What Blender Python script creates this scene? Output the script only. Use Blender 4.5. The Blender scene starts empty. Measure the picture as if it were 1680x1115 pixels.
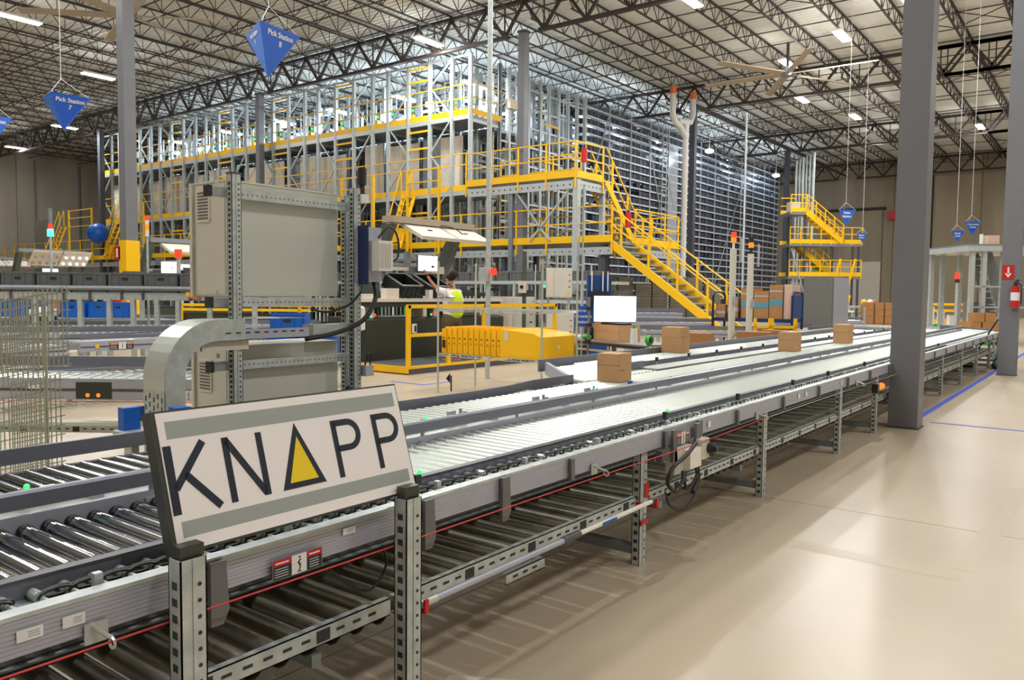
EXPOSURE = 0.25
LAMP_W = 350
RACK_W = 430
UPF = 0.5
import bpy, math, random
from mathutils import Vector, Matrix
random.seed(7)
SC = bpy.context.scene
COL = SC.collection

# ------------------------------------------------------------------ camera, world, exposure, lights
cam = bpy.data.cameras.new('camera')
cam_o = bpy.data.objects.new('camera', cam)
COL.objects.link(cam_o)
cam.sensor_width = 36.0
cam.lens = 27.9
cam.clip_start = 0.05
cam.clip_end = 300
yaw, pitch, roll = math.radians(37.12), math.radians(3.40), math.radians(0.589)
fw = Vector((math.cos(yaw)*math.cos(pitch), math.sin(yaw)*math.cos(pitch), -math.sin(pitch)))
rt = Vector((math.sin(yaw), -math.cos(yaw), 0))
up = rt.cross(fw)
r2 = rt*math.cos(roll) + up*math.sin(roll)
u2 = -rt*math.sin(roll) + up*math.cos(roll)
mw = Matrix((( r2.x, u2.x, -fw.x, 0), (r2.y, u2.y, -fw.y, 0), (r2.z, u2.z, -fw.z, 1.55), (0, 0, 0, 1)))
cam_o.matrix_world = mw
SC.camera = cam_o

world = bpy.data.worlds.new('world')
SC.world = world
world.use_nodes = True
world.node_tree.nodes['Background'].inputs[0].default_value = (0.75, 0.8, 0.9, 1)
world.node_tree.nodes['Background'].inputs[1].default_value = 0.3
SC.view_settings.view_transform = 'Standard'
SC.view_settings.look = 'None'
SC.view_settings.gamma = 1.0
SC.view_settings.use_curve_mapping = False
SC.view_settings.exposure = EXPOSURE
cy = SC.cycles
cy.use_denoising = True
cy.max_bounces = 6
cy.diffuse_bounces = 4
cy.glossy_bounces = 3
cy.transmission_bounces = 4
cy.transparent_max_bounces = 6
cy.sample_clamp_indirect = 4.0
cy.caustics_reflective = False
cy.caustics_refractive = False

def area(name, loc, w, l, power, col, along='X', spread=180):
    d = bpy.data.lights.new(name, 'AREA')
    d.shape = 'RECTANGLE'
    d.size, d.size_y = (l, w) if along == 'X' else (w, l)
    d.energy = power
    d.color = col
    d.spread = math.radians(spread)
    o = bpy.data.objects.new(name, d)
    o.location = loc
    COL.objects.link(o)
    return o

def pointl(name, loc, power, col, r=0.35):
    d = bpy.data.lights.new(name, 'POINT')
    d.energy = power; d.color = col; d.shadow_soft_size = r
    o = bpy.data.objects.new(name, d)
    o.location = loc
    COL.objects.link(o)
WARM = (1.0, 0.99, 0.975)
COOL = (0.72, 0.85, 1.0)
# roof lights the photo shows (x, y, along, which), then unseen ones added to light the foreground
LAMPS_SEEN = [(14.28,36.37,'X'),(20.42,42.63,'X'),(26.9,69.6,'X'),(25.4,57.9,'X'),(26.2,24.6,'X'),
              (38.6,12.9,'X'),(52.2,13.2,'X'),(62.2,14.1,'Y'),(59.7,7.4,'X'),(28.3,13.2,'X'),(35.8,9.7,'X'),(33.0,6.6,'X')]
LAMPS_ADDED = [(3,9,'Y'),(12,12,'Y'),(3,18,'X'),(13,22,'X'),(19,16,'X'),(6,28,'X'),(2.2,-7,'Y'),(12,-7,'Y'),(13,3,'X'),(24,3.5,'X'),
              (22,-7,'Y'),(-6,6,'Y'),(-6,18,'X'),(44,2,'X'),(66,2,'X'),(8,44,'X'),(10,60,'X'),(44,-6,'X'),(46,14.5,'X')]
for i, (x, y, a) in enumerate(LAMPS_SEEN + LAMPS_ADDED):
    area('roof_lamp_light', (x, y, 12.42), 0.3, 1.6, LAMP_W, WARM, a)
    pointl('ceiling_fill_light', (x, y, 12.2), LAMP_W*UPF, WARM)  # extra point light below each fixture, added to brighten the ceiling
# lights inside the racking block (the photo shows it lit from within)
RACK_LAMPS = [(30.4,25.4),(30.4,30.2),(30.4,35.5),(30.4,40.5),(30.4,46.0),(30.4,52.0),(34.0,28.0),(34.5,34.0),(40.5,25.4),(44.5,25.4),(50.0,25.4),(56.0,25.4),(62.0,25.4),(68.0,25.4)]
for x, y in ((52.1, 22.6), (65.6, 22.6)): pointl('side_lamp_light', (x, y-0.9, 11.0), RACK_W*0.35, COOL)
for x, y in RACK_LAMPS:
    pointl('rack_lamp_light', (x, y, 10.6), RACK_W, COOL)

# ------------------------------------------------------------------ materials
def mat(name, col, rough=0.5, metal=0.0, emit=None, es=1.0, var=0.0, vscale=4.0, bump=0.0, bscale=40.0, alpha=None, spec=0.5, stretch=None, vcol=None, trans=0.0):
    m = bpy.data.materials.new(name)
    m.use_nodes = True
    nt = m.node_tree
    b = nt.nodes['Principled BSDF']
    c = (col[0], col[1], col[2], 1)
    b.inputs['Base Color'].default_value = c
    b.inputs['Roughness'].default_value = rough
    b.inputs['Metallic'].default_value = metal
    b.inputs['Specular IOR Level'].default_value = spec
    if trans: b.inputs['Transmission Weight'].default_value = trans
    if emit:
        b.inputs['Emission Color'].default_value = (*emit, 1)
        b.inputs['Emission Strength'].default_value = es
    if var or bump:
        tc = nt.nodes.new('ShaderNodeTexCoord')
        mp = nt.nodes.new('ShaderNodeMapping')
        nt.links.new(tc.outputs['Object'], mp.inputs['Vector'])
        if stretch: mp.inputs['Scale'].default_value = stretch
    if var:
        n = nt.nodes.new('ShaderNodeTexNoise')
        n.inputs['Scale'].default_value = vscale
        n.inputs['Detail'].default_value = 5
        nt.links.new(mp.outputs[0], n.inputs['Vector'])
        r = nt.nodes.new('ShaderNodeValToRGB')
        r.color_ramp.elements[0].position = 0.3
        r.color_ramp.elements[1].position = 0.7
        k = vcol if vcol else tuple(v*(1-var) for v in col)
        r.color_ramp.elements[0].color = (*k, 1)
        r.color_ramp.elements[1].color = c
        nt.links.new(n.outputs['Fac'], r.inputs[0])
        nt.links.new(r.outputs[0], b.inputs['Base Color'])
    if bump:
        n2 = nt.nodes.new('ShaderNodeTexNoise')
        n2.inputs['Scale'].default_value = bscale
        nt.links.new(mp.outputs[0], n2.inputs['Vector'])
        bp = nt.nodes.new('ShaderNodeBump')
        bp.inputs['Strength'].default_value = bump
        bp.inputs['Distance'].default_value = 0.01
        nt.links.new(n2.outputs['Fac'], bp.inputs['Height'])
        nt.links.new(bp.outputs[0], b.inputs['Normal'])
    if alpha is not None: b.inputs['Alpha'].default_value = alpha
    return m

def srgb(r, g, b):
    f = lambda v: ((v/255+0.055)/1.055)**2.4 if v > 10 else v/255/12.92
    return (f(r), f(g), f(b))

M = {}
M['conc_floor'] = mat('polished_concrete', srgb(196,181,158), 0.31, 0, var=0.22, vscale=0.55, bump=0.02, bscale=60, vcol=srgb(178,163,140), spec=0.5)
M['joint'] = mat('floor_joint', srgb(120,105,85), 0.8)
M['wall_beige'] = mat('tilt_up_concrete', srgb(176,164,142), 0.9, var=0.2, vscale=0.5, stretch=(1,1,0.2), vcol=srgb(150,138,116))
M['wall_gray'] = mat('pale_concrete', srgb(186,178,162), 0.9, var=0.2, vscale=0.4, stretch=(1,1,0.25), vcol=srgb(150,142,128))
M['deck'] = mat('roof_deck_steel', srgb(222,222,214), 0.6, 0.0, var=0.1, vscale=0.7)
M['joist'] = mat('joist_primer', srgb(62,52,46), 0.7, var=0.2, vscale=3)
M['column'] = mat('column_paint', srgb(118,120,126), 0.45, var=0.08, vscale=2)
M['column_dark'] = mat('column_paint_dark', srgb(70,74,84), 0.5)
M['yellow'] = mat('safety_yellow', srgb(250,196,10), 0.42)
M['yellow_plastic'] = mat('yellow_plastic', srgb(252,196,16), 0.4)
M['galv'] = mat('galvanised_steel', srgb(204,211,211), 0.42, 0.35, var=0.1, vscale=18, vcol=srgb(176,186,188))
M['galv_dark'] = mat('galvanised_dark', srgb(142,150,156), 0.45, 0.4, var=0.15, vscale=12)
M['hole'] = mat('slot_shadow', srgb(52,57,60), 0.8)
M['rail_lit'] = mat('lit_shelf_rail', srgb(214,224,242), 0.4, 0.25)  # galvanised rails with the cool lamp gleam put into the colour
M['alu'] = mat('aluminium_profile', srgb(182,186,202), 0.38, 0.25, var=0.06, vscale=8)
M['guard'] = mat('guard_grey', srgb(122,126,140), 0.35, 0.25)
M['guard_dark'] = mat('guard_dark', srgb(88,88,96), 0.4, 0.2)
M['bracket'] = mat('bracket_grey', srgb(112,112,114), 0.5, 0.1)
M['chrome'] = mat('chrome_roller', srgb(190,195,200), 0.14, 1.0)
M['zinc'] = mat('zinc_roller', srgb(206,214,206), 0.32, 0.5)
M['black'] = mat('black_rubber', srgb(26,27,30), 0.5)
M['black_plastic'] = mat('black_plastic', srgb(40,42,48), 0.38)
M['dark_green'] = mat('workstation_dark', srgb(56,62,54), 0.35, 0.0, var=0.15, vscale=2)
M['arm_green'] = mat('arm_grey_green', srgb(84,92,84), 0.4, 0.2)
M['cream'] = mat('cream_steel', srgb(222,214,200), 0.5)
M['cab'] = mat('cabinet_paint', srgb(212,210,198), 0.45, 0.0, bump=0.03, bscale=160)
M['cab_back'] = mat('cabinet_back', srgb(208,212,205), 0.38, 0.12, var=0.05, vscale=1.5, bump=0.03, bscale=160)
M['white'] = mat('white_paint', srgb(235,234,230), 0.45)
M['paper'] = mat('white_label', srgb(232,234,236), 0.6)
M['blue_sign'] = mat('blue_sign_board', srgb(28,92,205), 0.5)
M['blue_side'] = mat('blue_sign_side', srgb(60,120,220), 0.5)
M['blue_tote'] = mat('blue_tote', srgb(4,92,190), 0.4)
M['blue_frame'] = mat('blue_steel', srgb(32,74,140), 0.4, 0.2)
M['tape'] = mat('blue_floor_tape', srgb(40,72,190), 0.5)
M['tote'] = mat('grey_tote', srgb(96,98,100), 0.5)
M['tote_dark'] = mat('dark_tote', srgb(58,60,70), 0.5)
M['tote_light'] = mat('light_grey_tote', srgb(150,152,148), 0.5)
M['card'] = mat('cardboard', srgb(212,168,120), 0.8, var=0.08, vscale=6)
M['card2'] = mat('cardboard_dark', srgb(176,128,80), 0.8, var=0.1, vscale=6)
M['card_flute'] = mat('cardboard_edges', srgb(186,138,86), 0.85, var=0.35, vscale=9, stretch=(1,14,0.2))
M['tape_brown'] = mat('parcel_tape', srgb(178,132,88), 0.35)
M['red'] = mat('red_paint', srgb(200,24,28), 0.4)
M['red_cord'] = mat('red_cord', srgb(205,50,48), 0.5)
M['orange'] = mat('orange_label', srgb(226,110,40), 0.5)
M['ink'] = mat('dark_ink', srgb(10,26,48), 0.5)
M['sign_white'] = mat('sign_white', srgb(246,243,246), 0.35)
M['sign_grey'] = mat('sign_grey_band', srgb(158,166,166), 0.4)
M['sign_yellow'] = mat('sign_yellow', srgb(244,212,24), 0.4)
M['sign_frame'] = mat('sign_frame_dark', srgb(72,76,72), 0.35, 0.5)
M['lit'] = mat('lamp_lens', (1, 1, 1), 0.5, emit=(1.0, 0.96, 0.88), es=14)
M['lit_cool'] = mat('lamp_lens_cool', (1, 1, 1), 0.5, emit=(0.85, 0.93, 1.0), es=14)
M['screen'] = mat('screen_white', (0.9, 0.9, 1), 0.3, emit=(0.92, 0.93, 1.0), es=1.6)
M['screen_blue'] = mat('screen_pale', (0.8, 0.9, 1), 0.3, emit=(0.70, 0.82, 0.95), es=0.9)
M['led_green'] = mat('green_led', (0.1, 0.9, 0.3), 0.3, emit=(0.04, 0.9, 0.12), es=1.3)
M['led_red'] = mat('red_lamp', srgb(210,30,20), 0.3, emit=(1.0, 0.06, 0.03), es=0.9)
M['led_orange'] = mat('orange_lamp', srgb(240,110,20), 0.3, emit=(1.0, 0.25, 0.03), es=0.8)
M['led_teal'] = mat('teal_lamp', (0.1, 0.8, 0.6), 0.3, emit=(0.08, 1.0, 0.5), es=1.8)
M['green'] = mat('green_paint', srgb(60,190,70), 0.5)
M['hivis'] = mat('hivis_vest', srgb(206,240,40), 0.7)
M['skin'] = mat('skin', srgb(172,112,80), 0.55)
M['hair'] = mat('dark_hair', srgb(34,26,26), 0.8, bump=0.6, bscale=60)
M['tee'] = mat('white_cotton', srgb(238,236,238), 0.85)
M['olive'] = mat('olive_cotton', srgb(92,80,54), 0.85)
M['silver_band'] = mat('reflective_band', srgb(190,192,196), 0.35, 0.3)
M['tan'] = mat('fan_blade_tan', srgb(172,158,138), 0.5)
M['pvc'] = mat('pale_duct', srgb(206,204,200), 0.45)
M['wood'] = mat('grey_pallets', srgb(128,124,112), 0.7, var=0.15, vscale=4)
M['mesh'] = mat('wire_mesh_zinc', srgb(170,176,160), 0.4, 0.5)
M['clear'] = mat('clear_plastic', srgb(225,232,238), 0.2, alpha=0.35)
M['navy'] = mat('navy_steel', srgb(22,44,92), 0.4)
M['panel_grey'] = mat('locker_grey', srgb(118,118,114), 0.45)
M['brown'] = mat('brown_grating', srgb(128,116,104), 0.5, 0.3)
M['tray'] = mat('lower_tray', srgb(160,158,140), 0.35, 0.2, var=0.15, vscale=2.0)
M['lower_roller'] = mat('lower_roller_brown', srgb(124,118,102), 0.4, 0.15, var=0.2, vscale=6)
M['green_hose'] = mat('green_hose', srgb(40,72,58), 0.5)
M['stair_tread'] = mat('stair_tread', srgb(172,178,176), 0.5, 0.3)
M['blue_wrap'] = mat('blue_strap', srgb(84,150,170), 0.5)
M['pink'] = mat('pink_card', srgb(214,184,168), 0.7)

# ------------------------------------------------------------------ helpers
ORG = {}
class MB:
    def __init__(s):
        s.v, s.f, s.m, s.mi, s.mats = [], [], [], 0, []
    def use(s, m):
        if m not in s.mats: s.mats.append(m)
        s.mi = s.mats.index(m)
        return s
    def add(s, vs, fs):
        n = len(s.v)
        s.v += [tuple(v) for v in vs]
        for f in fs:
            s.f.append(tuple(i+n for i in f)); s.m.append(s.mi)
        return s
    def box(s, x0, x1, y0, y1, z0, z1):
        v = [(x0,y0,z0),(x1,y0,z0),(x1,y1,z0),(x0,y1,z0),(x0,y0,z1),(x1,y0,z1),(x1,y1,z1),(x0,y1,z1)]
        return s.add(v, [(0,3,2,1),(4,5,6,7),(0,1,5,4),(1,2,6,5),(2,3,7,6),(3,0,4,7)])
    def cb(s, cx, cy, cz, dx, dy, dz):
        return s.box(cx-dx/2, cx+dx/2, cy-dy/2, cy+dy/2, cz-dz/2, cz+dz/2)
    def bar(s, p, q, w, h=None, upv=(0,0,1)):
        h = h or w
        p, q = Vector(p), Vector(q)
        d = (q-p)
        if d.length < 1e-6: return s
        d.normalize()
        u = Vector(upv)
        if abs(d.dot(u)) > 0.99: u = Vector((1,0,0))
        a = d.cross(u).normalized(); b = a.cross(d).normalized()
        a *= w/2; b *= h/2
        v = [p-a-b, p+a-b, p+a+b, p-a+b, q-a-b, q+a-b, q+a+b, q-a+b]
        return s.add(v, [(0,1,2,3),(7,6,5,4),(0,4,5,1),(1,5,6,2),(2,6,7,3),(3,7,4,0)])
    def cyl(s, p, q, r, n=8, r2=None, caps=True):
        p, q = Vector(p), Vector(q)
        r2 = r if r2 is None else r2
        d = (q-p).normalized()
        u = Vector((0,0,1)) if abs(d.z) < 0.9 else Vector((1,0,0))
        a = d.cross(u).normalized(); b = a.cross(d)
        v = []
        for c, rr in ((p, r), (q, r2)):
            for i in range(n):
                t = 2*math.pi*i/n
                v.append(c + a*rr*math.cos(t) + b*rr*math.sin(t))
        fs = [(i, (i+1) % n, n+(i+1) % n, n+i) for i in range(n)]
        if caps: fs += [tuple(range(n))[::-1], tuple(range(n, 2*n))]
        return s.add(v, fs)
    def tube(s, pts, r, n=6):
        pts = [Vector(p) for p in pts]
        v = []
        pa = None
        for k, p in enumerate(pts):
            d = (pts[min(k+1, len(pts)-1)] - pts[max(k-1, 0)]).normalized()
            if pa is None:
                u = Vector((0,0,1)) if abs(d.z) < 0.9 else Vector((1,0,0))
                a = d.cross(u).normalized()
            else:
                a = (pa - d*pa.dot(d)).normalized()
            pa = a
            b = a.cross(d)
            for i in range(n):
                t = 2*math.pi*i/n
                v.append(p + a*r*math.cos(t) + b*r*math.sin(t))
        fs = []
        for k in range(len(pts)-1):
            for i in range(n):
                fs.append((k*n+i, k*n+(i+1) % n, (k+1)*n+(i+1) % n, (k+1)*n+i))
        fs += [tuple(range(n))[::-1], tuple(range((len(pts)-1)*n, len(pts)*n))]
        return s.add(v, fs)
    def prism(s, poly, ax, a, b):
        def P(u, w, t):
            return {'x': (t, u, w), 'y': (u, t, w), 'z': (u, w, t)}[ax]
        n = len(poly)
        v = [P(u, w, a) for u, w in poly] + [P(u, w, b) for u, w in poly]
        return s.add(v, [tuple(range(n)), tuple(range(2*n-1, n-1, -1))] + [(i, n+i, n+(i+1) % n, (i+1) % n) for i in range(n)])
    def poly(s, pts):
        return s.add(pts, [tuple(range(len(pts)))])
    def sph(s, c, r, n=8, m=6, sz=1.0):
        v, fs = [], []
        for j in range(m+1):
            t = math.pi*j/m
            for i in range(n):
                p = 2*math.pi*i/n
                v.append((c[0]+r*math.sin(t)*math.cos(p), c[1]+r*math.sin(t)*math.sin(p), c[2]+r*sz*math.cos(t)))
        for j in range(m):
            for i in range(n):
                fs.append((j*n+i, j*n+(i+1) % n, (j+1)*n+(i+1) % n, (j+1)*n+i))
        return s.add(v, fs)
    def mesh(s, name, m=None, off=(0,0,0)):
        me = bpy.data.meshes.new(name)
        me.from_pydata([(v[0]-off[0], v[1]-off[1], v[2]-off[2]) for v in s.v], [], s.f)
        if m is not None and not s.mats:
            me.materials.append(M[m] if isinstance(m, str) else m)
        else:
            for k in s.mats: me.materials.append(M[k])
            me.polygons.foreach_set('material_index', s.m)
        me.update()
        return me
    def build(s, name, m=None, parent=None, label=None, kind=None, origin=None, smooth=False, **kw):
        if origin is None:
            if parent is not None: origin = ORG[parent.name]
            else:
                xs = [v[0] for v in s.v]; ys = [v[1] for v in s.v]; zs = [v[2] for v in s.v]
                origin = Vector(((min(xs)+max(xs))/2, (min(ys)+max(ys))/2, min(zs)))
        origin = Vector(origin)
        me = s.mesh(name, m, origin)
        if smooth:
            me.polygons.foreach_set('use_smooth', [True]*len(me.polygons))
        o = bpy.data.objects.new(name, me)
        COL.objects.link(o)
        if parent is not None:
            o.parent = parent
            o.location = origin - ORG[parent.name]
        else:
            o.location = origin
        ORG[o.name] = origin
        if label: o['label'] = label
        if kind: o['kind'] = kind
        for k, v in kw.items(): o[k] = v
        return o

def tag(o, label, cat, group=None):
    o['label'] = label; o['category'] = cat
    if group: o['group'] = group
    return o
def thing(name, label, cat, loc, group=None, kind=None):
    o = bpy.data.objects.new(name, None)
    o.empty_display_size = 0.1
    COL.objects.link(o)
    o.location = loc
    ORG[o.name] = Vector(loc)
    if label: o['label'] = label
    if cat: o['category'] = cat
    if group: o['group'] = group
    if kind: o['kind'] = kind
    return o
def sub(name, parent):
    o = bpy.data.objects.new(name, None)
    COL.objects.link(o)
    o.parent = parent
    ORG[o.name] = ORG[parent.name].copy()
    return o
def inst(name, me, parent, loc, kind=None, rot=None):
    o = bpy.data.objects.new(name, me)
    COL.objects.link(o)
    if parent is not None:
        o.parent = parent
        o.location = Vector(loc) - ORG[parent.name]
    else: o.location = loc
    ORG[o.name] = Vector(loc)
    if rot: o.rotation_euler = rot
    if kind: o['kind'] = kind
    return o
def dup(root, loc, label=None, group=None, rotz=None):
    r = root.copy(); COL.objects.link(r); r.location = loc
    ORG[r.name] = Vector(loc)
    if rotz is not None: r.rotation_euler = (0, 0, rotz)
    if label: r['label'] = label
    if group: r['group'] = group
    for ch in list(root.children):
        c = ch.copy(); COL.objects.link(c); c.parent = r
        for g in ch.children:
            d = g.copy(); COL.objects.link(d); d.parent = c
    return r
def text(s, name, parent, org, xd, yd, size, m, align='CENTER', ext=0.002, space=1.0, off=0.0):
    c = bpy.data.curves.new(name, 'FONT')
    c.body = s; c.size = size; c.align_x = align; c.align_y = 'CENTER'
    c.extrude = ext; c.space_character = space; c.offset = off + size*0.02
    c.resolution_u = 3
    c.materials.append(M[m])
    tmp = bpy.data.objects.new(name, c)
    COL.objects.link(tmp)
    dg = bpy.context.evaluated_depsgraph_get()
    me = bpy.data.meshes.new_from_object(tmp.evaluated_get(dg))
    me.materials.clear(); me.materials.append(M[m])
    bpy.data.objects.remove(tmp); bpy.data.curves.remove(c)
    o = bpy.data.objects.new(name, me)
    o['kind'] = 'stuff'
    COL.objects.link(o)
    xd = Vector(xd).normalized(); yd = Vector(yd).normalized(); zd = xd.cross(yd)
    R = Matrix((xd, yd, zd)).transposed().to_4x4()
    base = ORG[parent.name] if parent is not None else Vector((0,0,0))
    if parent is not None: o.parent = parent
    o.matrix_local = Matrix.Translation(Vector(org)-base) @ R
    return o

def ordw(n):
    o = ['zeroth','first','second','third','fourth','fifth','sixth','seventh','eighth','ninth','tenth','eleventh','twelfth','thirteenth','fourteenth','fifteenth','sixteenth','seventeenth','eighteenth','nineteenth']
    if n < 20: return o[n]
    t = {2:'twent',3:'thirt',4:'fort',5:'fift',6:'sixt',7:'sevent'}[n//10]
    return t+'ieth' if n % 10 == 0 else t+'y-'+o[n % 10]
# ------------------------------------------------------------------ floor, walls, roof, columns
X0, X1, Y0, Y1, ZR = -14.0, 80.0, -10.0, 78.0, 13.95
fl = MB().box(X0, X1, Y0, Y1, -0.3, -0.012).build('floor', 'joint', kind='structure', origin=(0,0,0))
sx, sy = 5.0, 6.1
slab = MB().box(0.004, sx-0.004, 0.004, sy-0.004, -0.1, 0).mesh('slab')
slab.materials.append(M['conc_floor'])
nx, ny = int((X1-X0)/sx)+1, int((Y1-Y0)/sy)+1
for i in range(nx):
    for j in range(ny):
        x, y = -14+i*sx, -9.6+j*sy
        if x+sx > X1+3 or y+sy > Y1+3: continue
        inst('slab', slab, fl, (x, y, 0))
# floor tape
tp = MB().box(11.2, 39, 1.9, 1.98, 0.0, 0.003).build('floor_tape', 'tape', kind=None)
tag(tp, 'long blue tape line on the floor leading away from the grey column', 'floor tape')
tp = MB().box(10.9, 10.95, -6, 1.75, 0.0, 0.003).build('floor_tape', 'tape')
tag(tp, 'thin blue tape line crossing the floor to the right of the column foot', 'floor tape')
tp = MB(); tp.box(9.6,9.66,9.1,9.9,0,0.003); tp.box(9.66,10.3,9.1,9.16,0,0.003)
tag(tp.build('floor_tape', 'tape'), 'blue tape corner on the floor in front of the wire shelf', 'floor tape')

def wall(name, x0, x1, y0, y1, m):
    return MB().box(x0, x1, y0, y1, 0, ZR+0.3).build(name, m, kind='structure')
wl = wall('wall_left', X0, X1, Y1, Y1+0.3, 'wall_gray')
wr = wall('wall_right', X1, X1+0.3, Y0, Y1, 'wall_beige')
wall('wall_front', X0, X1, Y0-0.3, Y0, 'wall_gray')
wall('wall_back', X0-0.3, X0, Y0, Y1, 'wall_gray')
# panel joints, dark recess and door of the right wall
for y in (3.0, 9.5, 16.5, 24.0):
    MB().box(X1-0.02, X1, y, y+0.08, 0, ZR).build('panel_joint', 'joint', parent=wr)
MB().box(X1-0.35, X1, 13.3, 13.75, 1.8, 12.4).build('downpipe', 'joist', parent=wr)
MB().box(X1-0.25, X1, 17.2, 22.7, 9.6, 9.85).build('door_lintel', 'joist', parent=wr)
for y in (17.4, 22.4): MB().box(X1-0.06, X1, y, y+0.1, 0, 9.6).build('door_track', 'joint', parent=wr)
d1 = MB().box(X1-0.12, X1-0.01, 17.5, 22.4, 0, 4.8)
for k in range(9): d1.box(X1-0.14, X1-0.12, 17.5, 22.4, 0.02+k*0.53, 0.05+k*0.53)
d1.build('door_1', 'cream', kind='structure')
MB().box(X1-0.5, X1-0.05, 16.3, 16.9, 8.6, 9.4).build('door_motor', 'red', parent=wr)
for x in (24.5, 30.0, 35.5): MB().box(x, x+0.06, Y1-0.02, Y1, 0, ZR).build('panel_joint', 'joint', parent=wl)
for x, z in ((31.4, 2.8), (35.2, 3.6)):
    MB().box(x, x+0.35, Y1-0.25, Y1, z, z+0.9).build('wall_box', 'galv_dark', parent=wl)
MB().box(31.5, 31.62, Y1-0.12, Y1, 3.6, ZR-1).build('conduit', 'galv_dark', parent=wl)
MB().box(35.3, 35.4, Y1-0.12, Y1, 4.4, ZR-1).build('conduit', 'galv_dark', parent=wl)

# ceiling: corrugated deck, bar joists along X, girders along Y, bridging
cl = MB()
prof = []
pitch = 0.3
yy = Y0
n = int((Y1-Y0)/pitch)
cl = MB().box(X0, X1, Y0, Y1, ZR+0.06, ZR+0.3).build('ceiling', 'deck', kind='structure', origin=(0,0,0))
dk = MB()
npx = int((X1-X0)/0.3)
vs = []
for i in range(npx):
    x = X0+i*0.3
    vs += [(x, ZR), (x+0.14, ZR), (x+0.18, ZR+0.05), (x+0.26, ZR+0.05)]
a = [(x, Y0, z) for x, z in vs]; b = [(x, Y1, z) for x, z in vs]
dk.add(a+b, [(i, i+1, len(vs)+i+1, len(vs)+i) for i in range(len(vs)-1)])
dk.build('deck_sheet', 'deck', parent=cl)
GX = [10.36, 27.3, 44.2, 61.1, 78.0]
JZT, JZB = ZR-0.05, ZR-0.82
def joist_mesh(L):
    b = MB()
    b.box(0, L, -0.05, 0.05, -0.05, 0.0)
    b.box(0.5, L-0.5, -0.045, 0.045, JZB-JZT, JZB-JZT+0.045)
    n = int(L/1.2); p = L/n
    for i in range(n):
        x = i*p
        zt, zb = -0.03, JZB-JZT+0.02
        b.bar((x, 0, zt), (x+p/2, 0, zb), 0.03, 0.03, (0,1,0))
        b.bar((x+p/2, 0, zb), (x+p, 0, zt), 0.03, 0.03, (0,1,0))
        b.bar((x+p/2, 0, zb), (x+p/2, 0, zt), 0.022, 0.022, (0,1,0))
    return b.mesh('joist', 'joist')
jm = joist_mesh(16.9)
jm0 = joist_mesh(24.3)
Ys = [20.2+2.033*k for k in range(-14, 28)]
for gi in range(5):
    for y in Ys:
        if gi == 0: inst('joist', jm0, cl, (X0, y, JZT))
        else: inst('joist', jm, cl, (GX[gi-1], y, JZT))
bm_ = MB().box(-0.02, 0.02, Y0, Y1, 0, 0.04).mesh('bridging', 'joist')
for x in [X0+3+4.2*k for k in range(22)]:
    inst('bridging', bm_, cl, (x, 0, JZB-0.03)); inst('bridging', bm_, cl, (x, 0, JZT-0.1))
xm = MB()
for k in range(3):
    xm.bar((0, k*2.033, -0.72), (0, (k+1)*2.033, -0.05), 0.035, 0.035, (1,0,0))
    xm.bar((0, k*2.033, -0.05), (0, (k+1)*2.033, -0.72), 0.035, 0.035, (1,0,0))
xm = xm.mesh('cross_brace', 'joist')
for (x, k) in [(33,-6),(39.5,-9),(49.5,-8),(55,-5),(36,3),(22,6),(22,12),(50,0),(66,-6),(20,9),(30,-9),(72,-9)]:
    inst('cross_brace', xm, cl, (x, 20.2+2.033*k, JZT))
# girders
def girder(x, y0, y1, zt=ZR-0.15, zb=12.45):
    g = sub('girder', cl)
    MB().box(x-0.12, x+0.12, y0, y1, zt-0.14, zt).build('top_chord', 'joist', parent=g)
    MB().box(x-0.11, x+0.11, y0+0.8, y1-0.8, zb-0.12, zb).build('bottom_chord', 'joist', parent=g)
    w = MB(); p = 2.033; k = 0
    y = y0
    while y < y1-0.1:
        w.bar((x, y, zt-0.1), (x, y+p/2, zb-0.05), 0.11, 0.11, (1,0,0))
        w.bar((x, y+p/2, zb-0.05), (x, min(y+p, y1), zt-0.1), 0.11, 0.11, (1,0,0))
        w.bar((x, y+p/2, zb-0.05), (x, y+p/2, zt-0.1), 0.05, 0.05, (1,0,0))
        y += p
    w.build('girder_web', 'joist', parent=g)
for x in GX:
    for y0 in (1.9-18.3+6, 1.9, 20.2, 38.5, 56.8):
        girder(x, max(y0, Y0), min(y0+18.3, Y1))
# longitudinal girder lines visible over the block
for y in (20.2, 38.5):
    for x in (44.2, 61.1):
        MB().bar((x, y+0.0, 12.6), (x+16.9, y, 12.6), 0.12, 0.12).build('tie_beam', 'joist', parent=cl)

def column(x, y, s, m, zt, lab, label_extra=None, cover=None, axis='y'):
    c = thing('steel_column', lab, 'column', (x, y, 0), kind='structure')
    b = MB()
    b.box(x-s/2, x+s/2, y-s/2, y+s/2, 0, zt)
    b.build('column_shaft', m, parent=c)
    MB().box(x-s/2-0.015, x+s/2+0.015, y-s/2-0.015, y+s/2+0.015, 0, 0.012).build('base_plate', 'column_dark', parent=c)
    MB().box(x-s/2-0.03, x+s/2+0.03, y-s/2-0.03, y+s/2+0.03, zt-0.1, zt).build('cap_plate', 'column_dark', parent=c)
    if cover:
        MB().box(x-s/2-0.03, x+s/2+0.03, y-s/2-0.03, y+s/2+0.03, 0.0, cover).build('column_guard', 'yellow', parent=c)
    return c
cA = column(10.36, 1.93, 0.32, 'column', 12.5, 'big grey steel column standing beside the front conveyor')
cB = column(18.74, 1.66, 0.32, 'column', 12.5, 'grey column with a red arrow sign and an extinguisher on it')
cC = column(11.2, 21.8, 0.33, 'column', 12.5, 'grey column with a bright yellow guard around its foot', cover=2.88)
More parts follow.
